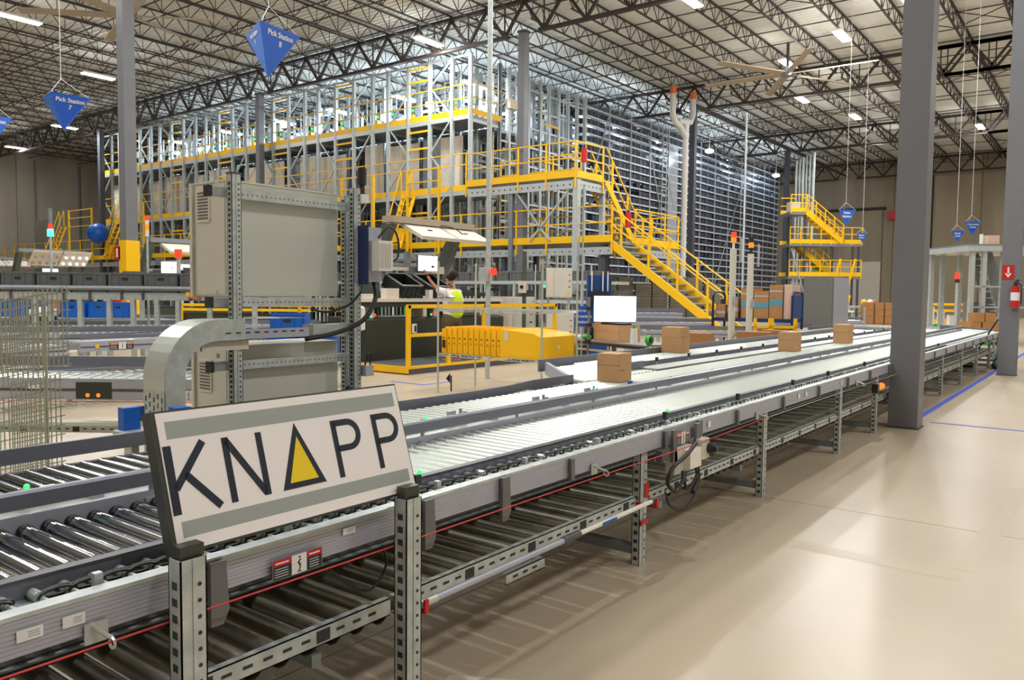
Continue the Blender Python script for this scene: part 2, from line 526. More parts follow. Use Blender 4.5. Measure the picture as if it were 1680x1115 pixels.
cD = column(27.3, 20.2, 0.33, 'column', 12.5, 'dark grey column rising behind the upper yellow platform')
cE = column(27.3, 38.5, 0.33, 'column', 12.5, 'grey blue column behind the hanging Pick Station 8 sign')
cF = column(44.2, 20.2, 0.33, 'column_dark', 12.5, 'dark column with pale ducts beside it, before the long shelving side')
cG = column(61.1, 20.2, 0.33, 'column_dark', 12.5, 'dark column at the far end of the shelving with conduits beside it')
cH = column(27.3, 56.8, 0.33, 'column_dark', 12.5, 'dark column at the left end of the racking block')
# red signs and extinguisher
b = MB().box(18.57, 18.575, 1.60, 1.80, 1.92, 2.2)
s = tag(b.build('arrow_sign', 'red'), 'small red sign with a white down arrow on the far right column', 'sign')
a = MB(); a.box(18.563, 18.57, 1.685, 1.715, 2.02, 2.16); a.prism([(1.64, 2.04), (1.76, 2.04), (1.70, 1.95)], 'x', 18.563, 18.57)
a.build('arrow', 'white', parent=s)
ex = thing('fire_extinguisher', 'red fire extinguisher hanging low on the far right column', 'fire extinguisher', (18.5, 1.55, 1.35))
MB().cyl((18.49,1.56,1.36),(18.49,1.56,1.78),0.075,12).build('tank','red',parent=ex)
MB().cyl((18.49,1.56,1.78),(18.49,1.56,1.86),0.035,8).bar((18.49,1.56,1.88),(18.44,1.50,1.90),0.03).build('valve','black_plastic',parent=ex)
MB().cyl((18.49,1.56,1.5),(18.49,1.56,1.66),0.077,12).build('white_label','paper',parent=ex)
MB().tube([(18.47,1.53,1.86),(18.45,1.46,1.8),(18.44,1.45,1.6),(18.45,1.46,1.42)],0.012,6).build('hose','black',parent=ex)
s = tag(MB().box(11.005, 11.012, 21.93, 22.25, 2.35, 2.72).build('warning_sign','red'), 'small red square sign on the left column, at the top of its yellow guard', 'sign')
a = MB(); a.box(10.995,11.005,22.05,22.13,2.42,2.66); a.build('pictogram','white',parent=s)
# pale ducts and conduits by the columns
du = thing('roof_duct', 'pair of pale vertical ducts with red tipped tops joining before the dark column', 'duct', (43.4,19.6,0))
MB().cyl((42.2,19.75,0),(42.2,19.75,11.3),0.17,10).build('main_duct','pvc',parent=du)
MB().tube([(40.6,19.8,12.6),(40.6,19.8,11.5),(40.9,19.8,11.1),(41.6,19.8,10.9),(42.2,19.75,10.4)],0.17,10).build('left_branch','pvc',parent=du)
MB().tube([(43.2,19.8,12.8),(43.2,19.8,11.9),(42.9,19.8,11.4),(41.3,19.8,11.2)],0.17,10).build('branch','pvc',parent=du)
MB().cyl((40.6,19.8,12.55),(40.6,19.8,12.95),0.172,10).build('red_cap','orange',parent=du)
MB().cyl((43.2,19.8,12.75),(43.2,19.8,13.15),0.172,10).build('red_cap','orange',parent=du)
for k,(yy,r) in enumerate(((19.5,0.10),(19.25,0.08),(19.0,0.12),(18.75,0.07),(18.5,0.09),(18.25,0.11))):
    o = MB().cyl((61.1,yy,0),(61.1,yy,11.7+0.1*k),r,8).build('conduit_pipe','galv')
    tag(o, '%s galvanised pipe from the left in the bundle past the shelving' % ordw(k+1), 'pipe', 'pipe bundle by the far column')
o = thing('utility_pole', 'thin galvanised pole rising from the floor to the roof beside the wire shelf', 'pole', (11.0,8.87,0))
MB().cyl((11.1,8.95,0),(11.1,8.95,13.2),0.045,8).build('pole','galv',parent=o)
MB().box(10.95,11.1,8.85,9.05,1.75,2.0).build('junction_box','galv',parent=o)
b = MB().box(10.98,11.05,8.72,8.80,1.86,1.98).build('red_light','led_red',parent=o)
o = tag(MB().cyl((40.6,15.6,0),(40.6,15.6,11),0.06,8).build('conduit_pole','galv'),'thin pale pole before the shelving, right of the dark column','pole')
o = tag(MB().cyl((46.0,3.95,4.6),(46.0,3.95,13.0),0.1,8).build('conduit_pole','galv'),'bright pole dropping from the roof to the steel mezzanine','pole')

# high bay lamps
def lamp(x, y, a, lab, grp=None):
    t = thing('roof_lamp', lab, 'lamp', (x, y, 12.6), grp)
    L, W = (1.65, 0.42) if a == 'X' else (0.42, 1.65)
    b = MB()
    b.box(x-L/2, x+L/2, y-W/2, y+W/2, 12.58, 12.64)
    b.box(x-L/2+0.1, x+L/2-0.1, y-W/2+0.1, y+W/2-0.1, 12.64, 12.7)
    b.build('housing', 'white', parent=t)
    MB().box(x-L/2+0.03, x+L/2-0.03, y-W/2+0.03, y+W/2-0.03, 12.54, 12.58).build('lens', 'lit', parent=t)
    w = MB(); w.cyl((x-L*0.35, y, 12.68), (x-L*0.35, y, 13.2), 0.01, 5); w.cyl((x+L*0.35, y, 12.68), (x+L*0.35, y, 13.2), 0.01, 5)
    w.build('hanger', 'galv', parent=t)
LN = ['long lit roof lamp at the upper left, above the Pick Station 7 sign','lit roof lamp just left of the column with the yellow guard',
 'lit roof lamp far back over the left end of the racking','lit roof lamp by the far left wall','lit roof lamp over the middle of the racking front',
 'lit roof lamp just above the tan fan on the right','lit roof lamp right of the tan fan','thin lit roof lamp with shiny struts near the right wall',
 'lit roof lamp behind the big grey column','lit roof lamp cut by the top edge of the view','dim lit roof lamp above the tan fan','roof lamp cut off beside the big grey column']
for i, (x, y, a) in enumerate(LAMPS_SEEN): lamp(x, y, a, LN[i])
for i, (x, y, a) in enumerate(LAMPS_ADDED): lamp(x, y, a, 'roof lamp hanging over the near aisles', 'roof lamps overhead')
for i, (x, y) in enumerate(RACK_LAMPS):
    t = thing('rack_lamp', '%s bright lamp from the %s inside the racking block' % ((ordw(i+1), 'front corner leftwards') if i < 6 else (ordw(i-5), 'corner, counted rightwards')), 'lamp', (x, y, 11.7), 'lamps inside the racking')
    MB().box(x-0.8, x+0.8, y-0.2, y+0.2, 11.7, 11.78).build('housing', 'white', parent=t)
    MB().cyl((x,y,11.78),(x,y,13.96),0.015,5).build('hanger','galv',parent=t)
    MB().box(x-0.75, x+0.75, y-0.17, y+0.17, 11.64, 11.7).build('lens', 'lit_cool', parent=t)
for x, lab in ((52.1,'bright round lamp at the top edge of the shelving, right of the dark column'),(65.6,'small lamp at the top edge of the shelving near its far end')):
    t = thing('side_lamp', lab, 'lamp', (x, 22.6, 11.35))
    MB().sph((x,22.6,11.4),0.3,10,6,0.5).build('lens','lit_cool',parent=t)
    MB().cyl((x,22.6,11.5),(x,22.6,13.96),0.02,6).build('hanger','galv',parent=t)
# big ceiling fans
def fan(x, y, z, rot, lab, R=3.9):
    t = thing('ceiling_fan', lab, 'fan', (x, y, z))
    MB().cyl((x,y,z-0.1),(x,y,z+0.3),0.25,12).build('motor','galv_dark',parent=t)
    MB().cyl((x,y,z+0.3),(x,y,13.1),0.07,8).build('downrod','joist',parent=t)
    for k in range(6):
        a = rot + k*math.pi/3
        c, s_ = math.cos(a), math.sin(a)
        b = MB(); p = (x+0.3*c, y+0.3*s_, z); q = (x+R*c, y+R*s_, z)
        b.bar(p, q, 0.34, 0.05, (0.25*s_, -0.25*c, 1))
        b.build('blade', 'tan', parent=t)
fan(15.7, 30.3, 11.9, 0.25, 'big tan ceiling fan with long blades behind the left column')
fan(37.1, 12.4, 11.7, 0.55, 'big tan ceiling fan hanging beside the lamp on the right')
fan(7.5, 42, 12.2, 0.1, 'tan ceiling fan at the far left under the roof')
# worn marks on the slabs
M['mark_pale'] = mat('floor_mark_pale', srgb(208,194,172), 0.3)
M['mark_dark'] = mat('floor_mark_dark', srgb(184,168,144), 0.36)
MB().add([(2.36,2.08,0.0006),(2.55,1.74,0.0006),(2.47,1.72,0.0006),(2.26,2.06,0.0006)],[(0,1,2,3)]).build('worn_mark','mark_pale',parent=fl)
MB().add([(5.05,1.62,0.0006),(5.02,0.62,0.0006),(4.88,0.61,0.0006),(4.90,1.60,0.0006)],[(0,1,2,3)]).build('worn_mark','mark_dark',parent=fl)
MB().add([(5.08,0.68,0.0006),(7.6,0.60,0.0006),(7.6,0.46,0.0006),(5.08,0.55,0.0006)],[(0,1,2,3)]).build('worn_mark','mark_dark',parent=fl)
# ------------------------------------------------------------------ racking block with walkways
RX = 27.9
PT = 12.35
posts, kinds = [23.6], []
cyc = [('narrow',1.1),('brace',1.4),('open',1.4),('brace',1.4)]
k = 0
while posts[-1] < 57.5:
    kinds.append(cyc[k % 4][0]); posts.append(posts[-1]+cyc[k % 4][1]); k += 1
rack = thing('storage_rack', 'tall galvanised racking front with yellow railed walkways and beige panels', 'rack', (RX, 40, 0))
pm = MB(); pm.box(-0.07,0.07,-0.085,0.085,0,PT); pm.box(-0.09,-0.07,-0.03,0.03,0,PT)
pm = pm.mesh('post','galv')
for y in posts: inst('post', pm, rack, (RX, y, 0))
for y in posts[::2]: inst('post', pm, rack, (RX+2.1, y, 0))
TB = MB().box(RX-0.03, RX, 0, 1, 0, 0.24)
hr = MB()
for i, kd in enumerate(kinds):
    a, b = posts[i], posts[i+1]
    if kd == 'brace':
        w = MB(); z = 3.4; s = 1 if i % 4 == 1 else -1
        while z < PT-0.5:
            z2 = min(z+1.55, PT-0.1)
            ya, yb = (a, b) if s > 0 else (b, a)
            w.bar((RX, ya, z), (RX, yb, z2), 0.06, 0.06, (1,0,0))
            z, s = z2, -s
        w.build('diagonal_brace', 'galv', parent=rack)
        zt = random.uniform(8.8, 9.15)
        p = MB().box(RX+0.75, RX+0.8, a+0.05, b+(0.9 if kinds[i-1] == 'open' else 0), 6.6, zt)
        p.build('beige_panel', 'cream', parent=rack)
    elif kd == 'open':
        for z in (4.6, 5.3, 8.35, 9.15, 11.5, 12.1):
            MB().bar((RX-0.05, a, z), (RX-0.05, b, z), 0.05, 0.09).build('rung', 'yellow', parent=rack)
        if i % 8 == 2:
            MB().box(RX+0.9, RX+1.6, a+0.1, b-0.1, 6.5, 9.0).build('lift_shaft', 'galv_dark', parent=rack)
    MB().box(RX-0.03, RX, a+0.05, b-0.05, 9.62, 9.88).build('toe_board', 'yellow', parent=rack)
    MB().box(RX-0.03, RX, a+0.05, b-0.05, 6.2, 6.46).build('toe_board', 'yellow', parent=rack)
    for z in (7.38, 7.88, 10.38, 11.0):
        MB().bar((RX-0.02, a, z), (RX-0.02, b, z), 0.045, 0.045).build('handrail', 'yellow', parent=rack)
Ye = posts[-1]
MB().box(RX-0.02, RX, 23.6, Ye, PT-0.12, PT-0.02).build('top_rail', 'galv', parent=rack)
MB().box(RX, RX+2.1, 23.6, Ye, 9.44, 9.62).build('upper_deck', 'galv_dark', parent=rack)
for q_ in range(7): MB().box(RX+2.2, RX+8.6, 24.0+q_*4.8, 28.6+q_*4.8, 9.3, 9.42).build('light_block_deck', 'galv_dark', parent=rack)  # inner floors added to keep the lamp light off the lower lanes
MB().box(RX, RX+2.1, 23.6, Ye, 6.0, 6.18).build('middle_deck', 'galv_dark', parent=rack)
MB().box(RX-0.04, RX, 23.6, Ye, 9.42, 9.62).build('deck_edge', 'galv', parent=rack)
MB().box(RX-0.04, RX, 23.6, Ye, 6.0, 6.2).build('deck_edge', 'galv', parent=rack)
for i in range(0, len(posts)-1, 2):
    y = posts[i]
    MB().box(RX, RX+2.1, y-0.04, y+0.04, 9.3, 9.44).build('deck_beam', 'galv', parent=rack)
# the corner return of the upper walkway
MB().box(RX, RX+2.15, 23.5, 23.54, 9.62, 9.88).build('toe_board', 'yellow', parent=rack)
for z in (10.38, 11.0): MB().bar((RX, 23.52, z), (RX+2.15, 23.52, z), 0.045, 0.045).build('handrail', 'yellow', parent=rack)
for z in (7.38, 7.88): MB().bar((RX, 23.52, z), (RX+2.15, 23.52, z), 0.045, 0.045).build('handrail', 'galv', parent=rack)
for y in (23.6, 25.0): inst('post', pm, rack, (RX+2.1, y, 0))
# machinery on the top walkway: drive boxes with green lamps
gb = MB().box(-0.12,0.12,-0.14,0.14,0,0.36).mesh('drive_housing','galv_dark')
gl = MB().sph((-0.15,0,0.2),0.07,8,5).mesh('green_lamp','led_green')
yb = MB().box(-0.1,0.1,-0.12,0.12,-0.65,-0.1).mesh('yellow_cover','yellow')
wb = MB().box(-0.02,0.02,-0.14,0.14,0.45,0.85).mesh('control_panel','white')
n = 0
for i, kd in enumerate(kinds):
    if kd in ('brace', 'narrow') and i < 24:
        y = posts[i]+0.75
        t = thing('shuttle_drive', 'shuttle drive with a green lamp on the top walkway, %s from its right end' % ordw(i+1), 'drive unit', (RX+1.2, y, 10.35), 'shuttle drives on the top walkway')
        inst('drive_housing', gb, t, (RX+1.2, y, 10.35)); inst('green_lamp', gl, t, (RX+1.2, y, 10.35))
        if i % 2: inst('yellow_cover', yb, t, (RX+1.0, y, 10.45))
        inst('control_panel', wb, t, (RX+1.1, y+0.3, 10.3))
        MB().box(RX+1.2-0.03, RX+1.2+0.03, y-0.03, y+0.03, 9.62, 10.35).build('stand', 'galv', parent=t)
# inner lanes: dense bright steel, one piece of stuff per lane pair
random.seed(3)
def lane(y0, y1, x0, x1, seed, nbar, zlo, zhi, m='galv', name='lane_frame'):
    R = random.Random(seed)
    b = MB()
    for x in [x0+ (x1-x0)*q/6 for q in range(7)]:
        for y in (y0, y1): b.box(x-0.03, x+0.03, y-0.03, y+0.03, 0, PT-0.3)
    for q in range(nbar):
        z = R.uniform(zlo, zhi); y = R.choice((y0, y1, (y0+y1)/2))
        a = R.uniform(x0, x1-1); w = R.uniform(0.8, 3.0)
        c = R.random()
        if c < 0.5: b.box(a, min(a+w, x1), y-0.02, y+0.02, z, z+R.uniform(0.05, 0.16))
        elif c < 0.8: b.box(a, a+0.06, y0, y1, z, z+R.uniform(0.05, 0.2))
        elif c < 0.92: b.box(a, a+0.3, y-0.25, y+0.25, z, z+0.28)
        else: b.bar((a, y, z), (a+w*0.7, y, z+1.2), 0.04, 0.04)
    return b.build(name, m, parent=rack, kind='stuff')
y = 24.2
q = 0
while y < Ye-2:
    lane(y, y+1.25, RX+2.4, RX+8.5, q, 62, 2.0, PT-0.4, 'galv' if q % 3 else 'white')
    y += 1.9; q += 1
for i in range(6):
    MB().box(RX+9, RX+9.1, 24+i*5.6, 29.3+i*5.6, 0.2, 11.2).build('rear_panel', 'galv_dark', parent=rack)
# corner section between the front and the shelving: open posts and rails
corner = thing('lift_frame', 'open galvanised lift frames at the corner, left of the dense shelving', 'rack', (33, 24.5, 0))
for x in (31.0, 31.7, 32.6, 33.6, 34.4, 35.3, 36.2, 37.1, 37.9):
    for yy in (23.8, 25.6):
        inst('post', pm, corner, (x, yy, 0))
for z in [1.2+0.95*k for k in range(12)]:
    x0 = 30.1 if z < 9 else 31
    MB().box(x0, 37.9, 23.76, 23.8, z, z+0.09).build('rail', 'galv', parent=corner)
random.seed(11)
b = MB()
for q in range(150):
    z = random.uniform(1.0, 12.0); x = random.uniform(30.2, 37); yy = random.choice((23.9, 24.6, 25.4, 26.4))
    c = random.random()
    if c < 0.55: b.box(x, min(x+random.uniform(0.4, 1.6), 38), yy, yy+0.05, z, z+random.uniform(0.05, 0.14))
    elif c < 0.8: b.box(x, x+0.35, yy, yy+0.3, z, z+random.uniform(0.15, 0.4))
    else: b.bar((x, yy, z), (x+1.1, yy, z+1.1), 0.035, 0.035)
b.build('lift_parts', 'galv', parent=corner, kind='stuff')
for x in (32.1, 33.1, 34.9): MB().box(x, x+0.22, 23.9, 24.15, 0.5, 12.2).build('lift_mast', 'galv_dark', parent=corner)
for x, z in ((33.9, 8.3), (33.9, 10.2), (35.9, 9.5), (35.9, 7.9)):
    MB().bar((x, 23.7, z), (x+1.3, 23.7, z), 0.05, 0.09).build('yellow_rail', 'yellow', parent=corner)
t = MB().box(30.35, 31.0, 23.2, 23.5, 10.3, 10.75).build('beige_cover', 'cream', parent=corner)
# dense shelving side
SX0, SX1, SY = 38.0, 70.0, 23.8
shelving = thing('storage_shelving', 'long wall of galvanised shelving packed with dark totes, running away to the right', 'shelving', (54, SY, 0))
NL = 24
lev = [0.85+0.483*k for k in range(NL)]
for z in lev:
    MB().box(SX0, SX1, SY-0.03, SY, z-0.09, z).build('shelf_rail', 'rail_lit', parent=shelving)
um = MB().box(-0.04,0.04,-0.04,0.0,0,PT).mesh('upright','galv')
ud = MB().box(-0.02,0.02,0.0,0.04,0,PT).mesh('thin_upright','galv_dark')
x = SX0
k = 0
while x <= SX1+0.01:
    inst('upright' if k % 2 == 0 else 'thin_upright', um if k % 2 == 0 else ud, shelving, (x, SY-0.03, 0))
    x += 1.28; k += 1
for z in lev[::1]:
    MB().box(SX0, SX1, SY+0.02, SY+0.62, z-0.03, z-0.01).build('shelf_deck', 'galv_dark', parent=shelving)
for (xa, za, xb, zb) in [(38.4,7.6,40.6,12.2),(45.2,2.0,47.0,7.2),(47.0,7.2,45.2,11.6),(50.5,7.2,47.0,2.0),(47.0,11.6,49.2,7.2),(56,2.2,61.4,10.6),(61.4,10.6,58,12.0),(52,1.0,53.8,4.0)]:
    MB().bar((xa, SY-0.09, za), (xb, SY-0.09, zb), 0.05, 0.05).build('cross_brace', 'galv', parent=shelving)
MB().box(48.2, 49.6, SY-0.08, SY-0.04, 0.4, 11.4).build('clear_strip', 'clear', parent=shelving)
# totes: nearest 300 one by one, the rest as stuff
tm = MB()
tm.box(-0.17,0.17,0.03,0.55,0,0.30)
tm.box(-0.185,0.185,0.02,0.56,0.27,0.32)
tmesh = tm.mesh('tote','tote_dark')
cells = []
R = random.Random(5)
x = SX0+0.25
while x < SX1-0.2:
    for li, z in enumerate(lev[:-1]):
        if R.random() < (0.93 if not (41 < x < 45 and li in (14, 15)) else 0.25): cells.append((x, z))
    x += 0.43
cells.sort(key=lambda c: c[0])
for (x, z) in cells[:300]:
    o = inst('storage_tote', tmesh, None, (x, SY, z))
    tag(o, 'dark tote in the %s column of the dense shelving, %s level from the bottom' % (ordw(round((x-SX0-0.25)/0.43)+1), ordw(round((z-0.85)/0.483)+1)), 'tote', 'totes in the dense shelving')
b = MB()
for (x, z) in cells[300:]:
    b.box(x-0.17, x+0.17, SY+0.03, SY+0.55, z, z+0.31)
tag(b.build('storage_totes', 'tote_dark', kind='stuff'), 'dark grey totes filling the dense shelving away to the right', 'totes')
b = MB()
for k in range(3):
    yy = 26.2+k*2.2
    xx = 38.0
    while xx < SX1:
        for z in lev[:-1]:
            if R.random() < 0.55: b.box(xx-0.17, xx+0.17, yy, yy+0.5, z, z+0.31)
        xx += 0.45
o = b.build('storage_totes', 'tote_dark', kind='stuff'); tag(o, 'totes deeper inside the shelving block', 'totes')
for k in range(3):
    b = MB()
    for z in lev: b.box(38, SX1, 26.15+k*2.2, 26.75+k*2.2, z-0.05, z)
    b.build('inner_decks', 'galv', parent=shelving, kind='stuff')
# bright vertical ladder cage at px 1165 in the shelving
b = thing('access_ladder', 'pale caged ladder hanging on the shelving right of the dark column', 'ladder', (47.5, 23.5, 0))
for x in (46.9, 47.5): MB().box(x-0.03, x+0.03, 23.5, 23.56, 5.0, 12.2).build('ladder_rail', 'galv', parent=b)
for k in range(18): MB().box(46.9, 47.5, 23.5, 23.54, 5.2+k*0.38, 5.26+k*0.38).build('ladder_rung', 'galv', parent=b)

# ------------------------------------------------------------------ yellow platforms and stairs
def railing(par, pts, h1=0.75, h2=1.4, post=1.55, r=0.06, name_post='rail_post', skip=False, drop=0.45, toe=True, side=0):
    """pts: polyline of the deck edge (x,y,z)"""
    for si, (a, b) in enumerate(zip(pts[:-1], pts[1:])):
        a, b = Vector(a), Vector(b)
        L = (b-a).length
        n = max(1, round(L/post))
        for i in range(1 if si else 0, n+1):
            p = a+(b-a)*i/n
            MB().box(p.x-r/2, p.x+r/2, p.y-r/2, p.y+r/2, p.z-drop, p.z+h2).build(name_post, 'yellow', parent=par)
        for h, nm in ((h1, 'mid_rail'), (h2, 'top_rail')):
            MB().bar(a+Vector((0,0,h)), b+Vector((0,0,h)), 0.05, 0.05).build(nm, 'yellow', parent=par)
        if toe:
            MB().bar(a+Vector((0,0,0.12)), b+Vector((0,0,0.12)), 0.03, 0.28).build('toe_board', 'yellow', parent=par)
def perforated(par, p, q, h, hole=0.035, pitch=0.3, nrm=(-1,0,0), name='edge_beam'):
    p, q = Vector(p), Vector(q)
    g = MB().bar(p, q, 0.06, h).build(name, 'galv', parent=par)
    L = (q-p).length; d = (q-p)/L; nr = Vector(nrm)*0.032
    b = MB(); n = int(L/pitch)
    for i in range(n):
        c = p+d*(i+0.5)*pitch+nr
        b.cyl(c, c+Vector(nrm)*0.004, hole, 6)
    b.build('bolt_holes', 'hole', parent=g, kind='stuff')
    return g
LZ, UZ = 3.6, 6.2
lp = thing('lower_walkway', 'long yellow railed lower walkway running left from the stair head', 'walkway', (27.2, 40, 0))
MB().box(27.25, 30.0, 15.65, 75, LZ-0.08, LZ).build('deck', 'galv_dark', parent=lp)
MB().box(30.0, 33.0, 15.7, 18.3, LZ-0.08, LZ).build('landing_deck', 'galv_dark', parent=lp)
perforated(lp, (27.2, 15.7, LZ-0.36), (27.2, 75, LZ-0.36), 0.3, 0.035, 0.36)
perforated(lp, (28.6, 15.62, LZ-0.36), (33.0, 15.62, LZ-0.36), 0.3, 0.035, 0.36, (0,-1,0))
railing(lp, [(27.12, 15.7, LZ), (27.12, 31.2, LZ)])
railing(lp, [(27.12, 31.25, LZ), (27.12, 75, LZ)], post=1.9)
railing(lp, [(30.2, 19.5, LZ), (30.2, 23.0, LZ)])
railing(lp, [(31.9, 18.3, LZ), (33.0, 18.3, LZ), (33.0, 15.7, LZ), (29.0, 15.7, LZ)], post=1.2)
for yy in (16.2, 21.2, 26.5, 32, 38, 44, 50, 56):
    MB().box(27.3, 27.5, yy-0.1, yy+0.1, 0, LZ-0.1).build('support_post', 'column_dark', parent=lp)
for yy in (17.5, 21.2): MB().box(29.7, 29.9, yy-0.1, yy+0.1, 0, LZ-0.1).build('support_post', 'column_dark', parent=lp)
up_ = thing('upper_platform', 'raised yellow railed platform above the stair head, in front of the dark column', 'platform', (28.2, 20, 0))
MB().box(27.0, 29.4, 17.3, 23.0, UZ-0.08, UZ).build('deck', 'galv_dark', parent=up_)
perforated(up_, (26.96, 17.4, UZ-0.3), (26.96, 22.9, UZ-0.3), 0.34, 0.04, 0.3)
perforated(up_, (27.1, 17.27, UZ-0.3), (29.2, 17.27, UZ-0.3), 0.34, 0.04, 0.3, (0,-1,0))
railing(up_, [(26.92, 23.0, UZ), (26.92, 17.3, UZ), (28.9, 17.2, UZ)], post=1.5)
railing(up_, [(29.4, 18.6, UZ), (29.4, 23.0, UZ)], post=1.5)
MB().box(26.97, 27.2, 17.2, 17.45, 0, UZ-0.1).build('support_post', 'galv', parent=up_)
MB().box(29.1, 29.3, 17.3, 17.5, 0, UZ-0.1).build('support_post', 'galv', parent=up_)
MB().box(27.0, 27.2, 20.5, 20.7, 0, UZ-0.1).build('support_post', 'galv_dark', parent=up_)
for a_, b_ in (((27.05,17.4,6.0),(27.05,19.6,3.7)),((27.05,20.5,6.0),(27.05,18.6,3.7)),((29.2,17.4,5.9),(29.2,20,3.7))):
    MB().bar(a_, b_, 0.07, 0.07).build('brace', 'galv', parent=up_)
b = thing('fire_extinguisher', 'small red fire extinguisher on the corner rail of the upper platform', 'fire extinguisher', (27.1, 16.95, 6.8))
MB().cyl((27.05,16.98,6.75),(27.05,16.98,7.3),0.12,10).build('tank','red',parent=b)
MB().cyl((27.05,16.98,7.3),(27.05,16.98,7.42),0.05,6).build('valve','black_plastic',parent=b)
b = thing('fire_extinguisher', 'small red fire extinguisher at the head of the lower stair', 'fire extinguisher', (28.6, 15.7, 4.3))
MB().cyl((28.75,15.9,4.25),(28.75,15.9,4.85),0.12,10).build('tank','red',parent=b)
MB().cyl((28.75,15.9,4.85),(28.75,15.9,4.95),0.05,6).build('valve','black_plastic',parent=b)

def stairs(name, lab, top, bot, wvec, n, h2=1.4, h1=0.75, posts_n=4, sh=0.3):
    """top/bot: near stringer line end points; wvec: vector across to the far stringer"""
    top, bot, wv = Vector(top), Vector(bot), Vector(wvec)
    t = thing(name, lab, 'stairs', ((top.x+bot.x)/2, (top.y+bot.y)/2, 0))
    for o_ in (Vector((0,0,0)), wv):
        MB().bar(top+o_, bot+o_, 0.06, sh).build('stringer', 'yellow', parent=t)
        for h, nm in ((h1, 'mid_rail'), (h2, 'handrail')):
            MB().bar(top+o_+Vector((0,0,h)), bot+o_+Vector((0,0,h)), 0.05, 0.05).build(nm, 'yellow', parent=t)
        for i in range(posts_n):
            p = top+(bot-top)*(i+0.35)/posts_n+o_
            MB().box(p.x-0.035, p.x+0.035, p.y-0.035, p.y+0.035, p.z-0.05, p.z+h2).build('rail_post', 'yellow', parent=t)
    d = (bot-top); dh = Vector((d.x, d.y, 0)).normalized()*0.16
    for i in range(n):
        p = top+d*(i+0.5)/n
        b = MB()
        a_, c_ = p-dh, p+dh
        q0, q1 = a_+wv*0.02, a_+wv*0.98
        r0, r1 = c_+wv*0.02, c_+wv*0.98
        v = [q0, q1, Vector((r1.x, r1.y, q1.z)), Vector((r0.x, r0.y, q0.z))]
        v2 = [u+Vector((0,0,0.05)) for u in v]
        b.add(v+v2, [(0,3,2,1),(4,5,6,7),(0,1,5,4),(1,2,6,5),(2,3,7,6),(3,0,4,7)])
        b.build('tread', 'stair_tread', parent=t)
    return t
stairs('yellow_stairs', 'yellow steel stairs going down to the right from the lower walkway to the floor', (27.2,15.75,LZ-0.1), (27.2,10.95,0.1), (1.75,0,0), 14, posts_n=4)
stairs('yellow_stairs', 'short steep yellow stairs going down from the upper platform behind the lower stair head', (29.2,17.2,UZ), (31.9,17.2,LZ), (0,0.8,0), 11, posts_n=2)
def ladder(y, z0, z1, lab, x=27.7):
    t = thing('ship_ladder', lab, 'ladder', (x, y, z0))
    for yy in (y, y+0.75):
        MB().bar((x-0.9, yy, z0), (x+0.1, yy, z1), 0.05, 0.2, (0,1,0)).build('stringer', 'yellow', parent=t)
        MB().bar((x-1.05, yy, z0+0.9), (x-0.05, yy, z1+1.2), 0.045, 0.045).build('handrail', 'yellow', parent=t)
        MB().bar((x-0.05, yy, z1+1.2), (x-0.05, yy, z1), 0.045, 0.045).build('rail_post', 'yellow', parent=t)
    for k in range(8):
        f = (k+0.5)/8
        MB().box(x-0.9+f-0.1, x-0.9+f+0.1, y, y+0.75, z0+(z1-z0)*f, z0+(z1-z0)*f+0.04).build('step', 'yellow', parent=t)
    MB().box(x-0.8, x-0.2, y+0.02, y+0.72, z0+0.3, z0+0.95).build('kick_plate', 'yellow', parent=t)
for y, lab in ((27.0, 'steep yellow ladder above the lamp panels of the manned pick station'), (44.2, 'steep yellow ladder just right of the left column'),
               (55.0, 'steep yellow ladder just left of the left column'), (63.5, 'steep yellow ladder near the far left wall')):
    ladder(y, LZ, UZ, lab)
def gatebay(y0, y1, lab, zt=1.9):
    t = thing('yellow_gate_frame', lab, 'gate', (26.9, y0, UZ))
    z = LZ
    for yy in (y0, y1): MB().box(26.86, 26.96, yy-0.05, yy+0.05, z-0.3, z+3.6).build('post', 'yellow', parent=t)
    for h in (2.4, 3.0, 3.55): MB().bar((26.9, y0, z+h), (26.9, y1, z+h), 0.05, 0.05).build('bar', 'yellow', parent=t)
gatebay(24.6, 26.6, 'tall yellow gate frame left of the galvanised pole'); gatebay(28.9, 31.2, 'tall yellow gate frame beside the upright cabinet post')
gatebay(57.5, 61.0, 'tall yellow gate frame by the far left wall'); gatebay(50.5, 53.0, 'tall yellow gate frame left of the left column')
b = MB().box(27.9, 28.0, 66.5, 69.3, LZ, LZ+3.3).build('mesh_screen','panel_grey'); tag(b,'dark mesh screen in a yellow frame at the far left wall','screen')
b = MB().sph((26.3, 55.4, LZ+1.7), 0.7, 10, 6).build('blue_ball_bag', 'blue_tote', smooth=True); tag(b, 'round blue bag hanging on the left walkway gate', 'bag')
